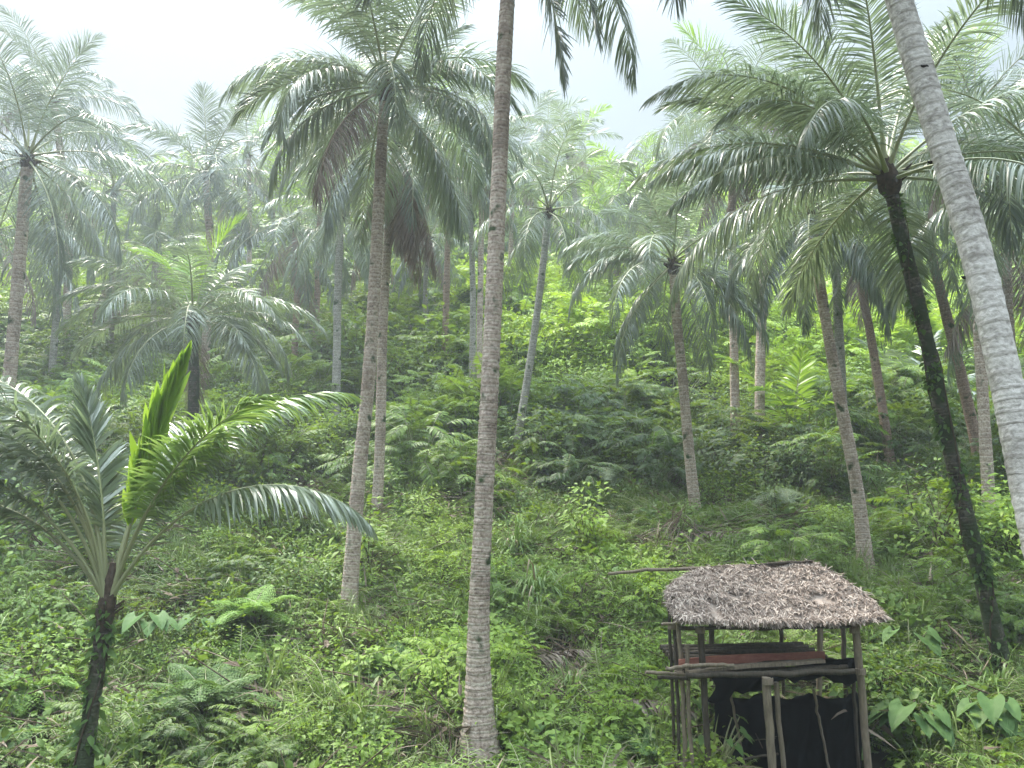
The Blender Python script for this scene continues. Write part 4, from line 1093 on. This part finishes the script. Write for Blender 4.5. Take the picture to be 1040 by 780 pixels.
def scatter(name, coll, P, rot, scl, idx, tint, label):
    me = bpy.data.meshes.new(name)
    me.vertices.add(len(P)); me.vertices.foreach_set('co', P.ravel())
    for nm, ty, arr in (('rot', 'FLOAT_VECTOR', rot), ('scl', 'FLOAT', scl), ('idx', 'INT', idx), ('tint', 'FLOAT', tint)):
        a = me.attributes.new(nm, ty, 'POINT'); a.data.foreach_set('vector' if ty == 'FLOAT_VECTOR' else 'value', np.ascontiguousarray(arr).ravel())
    o = bpy.data.objects.new(name, me); link(o)
    tag(o, label, None, None, 'stuff')
    ng = bpy.data.node_groups.new(name + '_scatter', 'GeometryNodeTree')
    ng.interface.new_socket('Geometry', in_out='INPUT', socket_type='NodeSocketGeometry')
    ng.interface.new_socket('Geometry', in_out='OUTPUT', socket_type='NodeSocketGeometry')
    N, Lk = ng.nodes, ng.links
    gi, go = N.new('NodeGroupInput'), N.new('NodeGroupOutput')
    mp = N.new('GeometryNodeMeshToPoints'); Lk.new(gi.outputs[0], mp.inputs[0])
    iop = N.new('GeometryNodeInstanceOnPoints'); Lk.new(mp.outputs[0], iop.inputs['Points'])
    ci = N.new('GeometryNodeCollectionInfo'); ci.inputs['Collection'].default_value = coll; ci.inputs['Separate Children'].default_value = True; ci.inputs['Reset Children'].default_value = True
    Lk.new(ci.outputs[0], iop.inputs['Instance']); iop.inputs['Pick Instance'].default_value = True
    def att(nm, ty):
        a = N.new('GeometryNodeInputNamedAttribute'); a.data_type = ty; a.inputs['Name'].default_value = nm; return a.outputs['Attribute']
    Lk.new(att('idx', 'INT'), iop.inputs['Instance Index'])
    er = N.new('FunctionNodeEulerToRotation'); Lk.new(att('rot', 'FLOAT_VECTOR'), er.inputs[0]); Lk.new(er.outputs[0], iop.inputs['Rotation'])
    Lk.new(att('scl', 'FLOAT'), iop.inputs['Scale'])
    Lk.new(iop.outputs[0], go.inputs[0])
    m = o.modifiers.new('scatter', 'NODES'); m.node_group = ng
    return o

def sample(n, y0, y1, marg=1.25, pw=1.0):
    """points on the slope, in a wedge somewhat wider than the view"""
    y = y0 + (y1 - y0) * rng.random(n) ** pw
    # area-uniform in the wedge
    keep = rng.random(n) < (y / y1); y = y[keep]
    x = (rng.random(len(y)) * 2 - 1) * (y * .667 * marg + 1.2)
    z = height(x, y)
    return np.stack([x, y, z], -1)

def nfield(P, s, seed):
    return np.array([mnoise.noise(Vector((p[0] * s + seed, p[1] * s, 0))) for p in P])

def bump_(x, a, b, w):
    return 1 / (1 + np.exp(-(x - a) / w)) * 1 / (1 + np.exp((x - b) / w))

def outside_hut(P, m=0.0):
    b0 = ground_at(487, 768)
    near = (np.abs(P[:, 0] - b0.x) < .28) & (P[:, 1] > b0.y - .9) & (P[:, 1] < b0.y + .3)
    return ~near & ~((np.abs(P[:, 0] - 3.3) < .98 + m) & (P[:, 1] > 7.3 - m) & (P[:, 1] < 9.3 + m))

def tint_for(P, U, V):
    """how light the local growth is: fresh yellow-green on the upper middle slope, deep green in the band below it, with shadow put into the tint"""
    t = .5 + .38 * nfield(P, .55, 3.3) + .32 * nfield(P, 1.9, 9.1)
    t += .62 * bump_(V, 235, 415, 16) * bump_(U, 510, 760, 30)
    t += .62 * bump_(V, 225, 425, 16) * bump_(U, 760, 1000, 30)
    t -= .6 * bump_(V, 418, 535, 14) * bump_(U, 500, 1100, 30)  # dark band: deep green shrubs, tint lowered further to paint in shadow
    t -= .22 * bump_(V, 330, 560, 25) * bump_(U, -200, 420, 30)
    t += .2 * bump_(V, 540, 900, 25) * bump_(U, 300, 760, 40)
    t -= .26 * bump_(V, 540, 900, 20) * bump_(U, -300, 300, 40)
    t -= .16 * bump_(V, 620, 800, 20) * bump_(U, 860, 1200, 20)
    return np.clip(t, 0, 1)

def clear_bases(P):
    k = np.ones(len(P), bool)
    for (bx, by) in CLEAR:
        if by < 24:
            sx = bx * P[:, 1] / by          # sight line from the path to the foot of the trunk
            k &= ~((np.abs(P[:, 0] - sx) < .75) & (P[:, 1] > by - 2.6) & (P[:, 1] < by + .25))
    return k

def make_scatter(name, coll, ncoll, P, s0, s1, label, tilt=.25, lift=0.0, tint_add=0.0):
    if coll.name.startswith('shrub'): P = P[clear_bases(P)]
    U, V = project(P)
    n = len(P)
    P = P.copy(); P[:, 2] += lift
    rot = np.stack([rng.normal(0, tilt, n) + .15, rng.normal(0, tilt, n), rng.uniform(0, 6.28, n)], -1)
    q = (nfield(P, .55, 81.0) * 1.5 + .5 + rng.normal(0, .14, n)) * ncoll
    sp = np.where(rng.random(n) < .3, rng.integers(0, ncoll, n), np.clip(q, 0, ncoll - 1)).astype(np.int32)
    tint = np.clip(tint_for(P, U, V) + tint_add + rng.normal(0, .08, n), 0, 1)
    scatter(name, coll, P, rot, rng.uniform(s0, s1, n) * (1 + .45 * nfield(P, .8, 71.0)), sp, tint, label)

herbs = proto_collection('herb_kind', [p_herb(1), p_herb(2, 55, .3, .25, (.05, .1), 'heart', .85), p_herb(3, 110, .25, .35, (.025, .06)), p_herb(4, 44, .3, .3, (.07, .14), 'ovate', .45), p_herb(5, 60, .26, .3, (.04, .085), 'heart', .9), p_herb(6, 110, .3, .45, (.035, .075), 'ovate', .35)])
ferns = proto_collection('fern_kind', [p_fern(11), p_fern(12, 9, .6), p_fern(13, 14, .4), p_fern(14, 8, .7)])
grasses = proto_collection('grass_kind', [p_grass(21), p_grass(22, 30, .55), p_grass(23, 60, .3)])
litters = proto_collection('litter_kind', [p_litter(31), p_litter(32), p_litter(33)])
shrubs = proto_collection('shrub_kind', [p_shrub(41), p_shrub(42, 520, .9, 1.0, (.06, .12)), p_shrub(43, 300, .6, 1.5, (.1, .2), .45), p_shrub(44, 600, .8, 1.1, (.04, .09)), p_feather(45), p_feather(46, 1.1, 1.1, 32)])

# near slope
P = sample(30000, 5.2, 23); P = P[outside_hut(P)]; f = nfield(P, .7, 5.0) + .35 * nfield(P, 2.6, 15.0)
make_scatter('herb_cover', herbs, 6, P[f > -.17], .5, 1.6, 'mixed small leaved herbs and vines over the near slope')
P = sample(9000, 5.2, 22); P = P[outside_hut(P)]; f = nfield(P, .6, 21.0)
make_scatter('fern_cover', ferns, 4, P[f > -.1], .7, 1.3, 'light feathery ferns among the herbs')
P = sample(8200, 5.2, 20); P = P[outside_hut(P)]; f = nfield(P, .8, 31.0)
make_scatter('grass_cover', grasses, 3, P[f > -.05], .6, 1.5, 'thin grass tufts among the herbs')
P = sample(4200, 5.5, 24); P = P[outside_hut(P, -.25)]; f = nfield(P, .7, 5.0) + .35 * nfield(P, 2.6, 15.0); P = P[(f < -.08) | (rng.random(len(P)) < .3)]
make_scatter('leaf_litter', litters, 3, P, .7, 1.5, 'dead leaves, stalks and twigs on the ground', lift=.05)
# litter kinds stay low under the shelter too
# middle slope: shrubs
P = sample(4200, 12.5, 30); U, V = project(P); f = nfield(P, .35, 51.0)
dens = .1 + .9 * (V < 508); keep = (rng.random(len(P)) < dens) & (f > -.25); P = P[keep]
make_scatter('shrub_cover', shrubs, 6, P, .5, 1.3, 'shrubs massed over the middle slope')
P = sample(2600, 5.6, 16); P = P[outside_hut(P, .15)]; f = nfield(P, .9, 61.0)
make_scatter('thicket_cover', shrubs, 6, P[f > .05], .22, .62, 'low tangled thickets rising in mounds above the herbs')
# upper slope
P = sample(8200, 26, 78, marg=1.35)
make_scatter('hillside_bushes', shrubs, 6, P, 1.1, 2.3, 'bushes covering the far hillside up to the skyline', lift=-.1)
P = sample(1600, 45, 82, marg=1.4)
make_scatter('hillside_woods', shrubs, 6, P, 2.4, 4.2, 'taller woods on the hill crest fading into mist', lift=.2, tint_add=-.1)
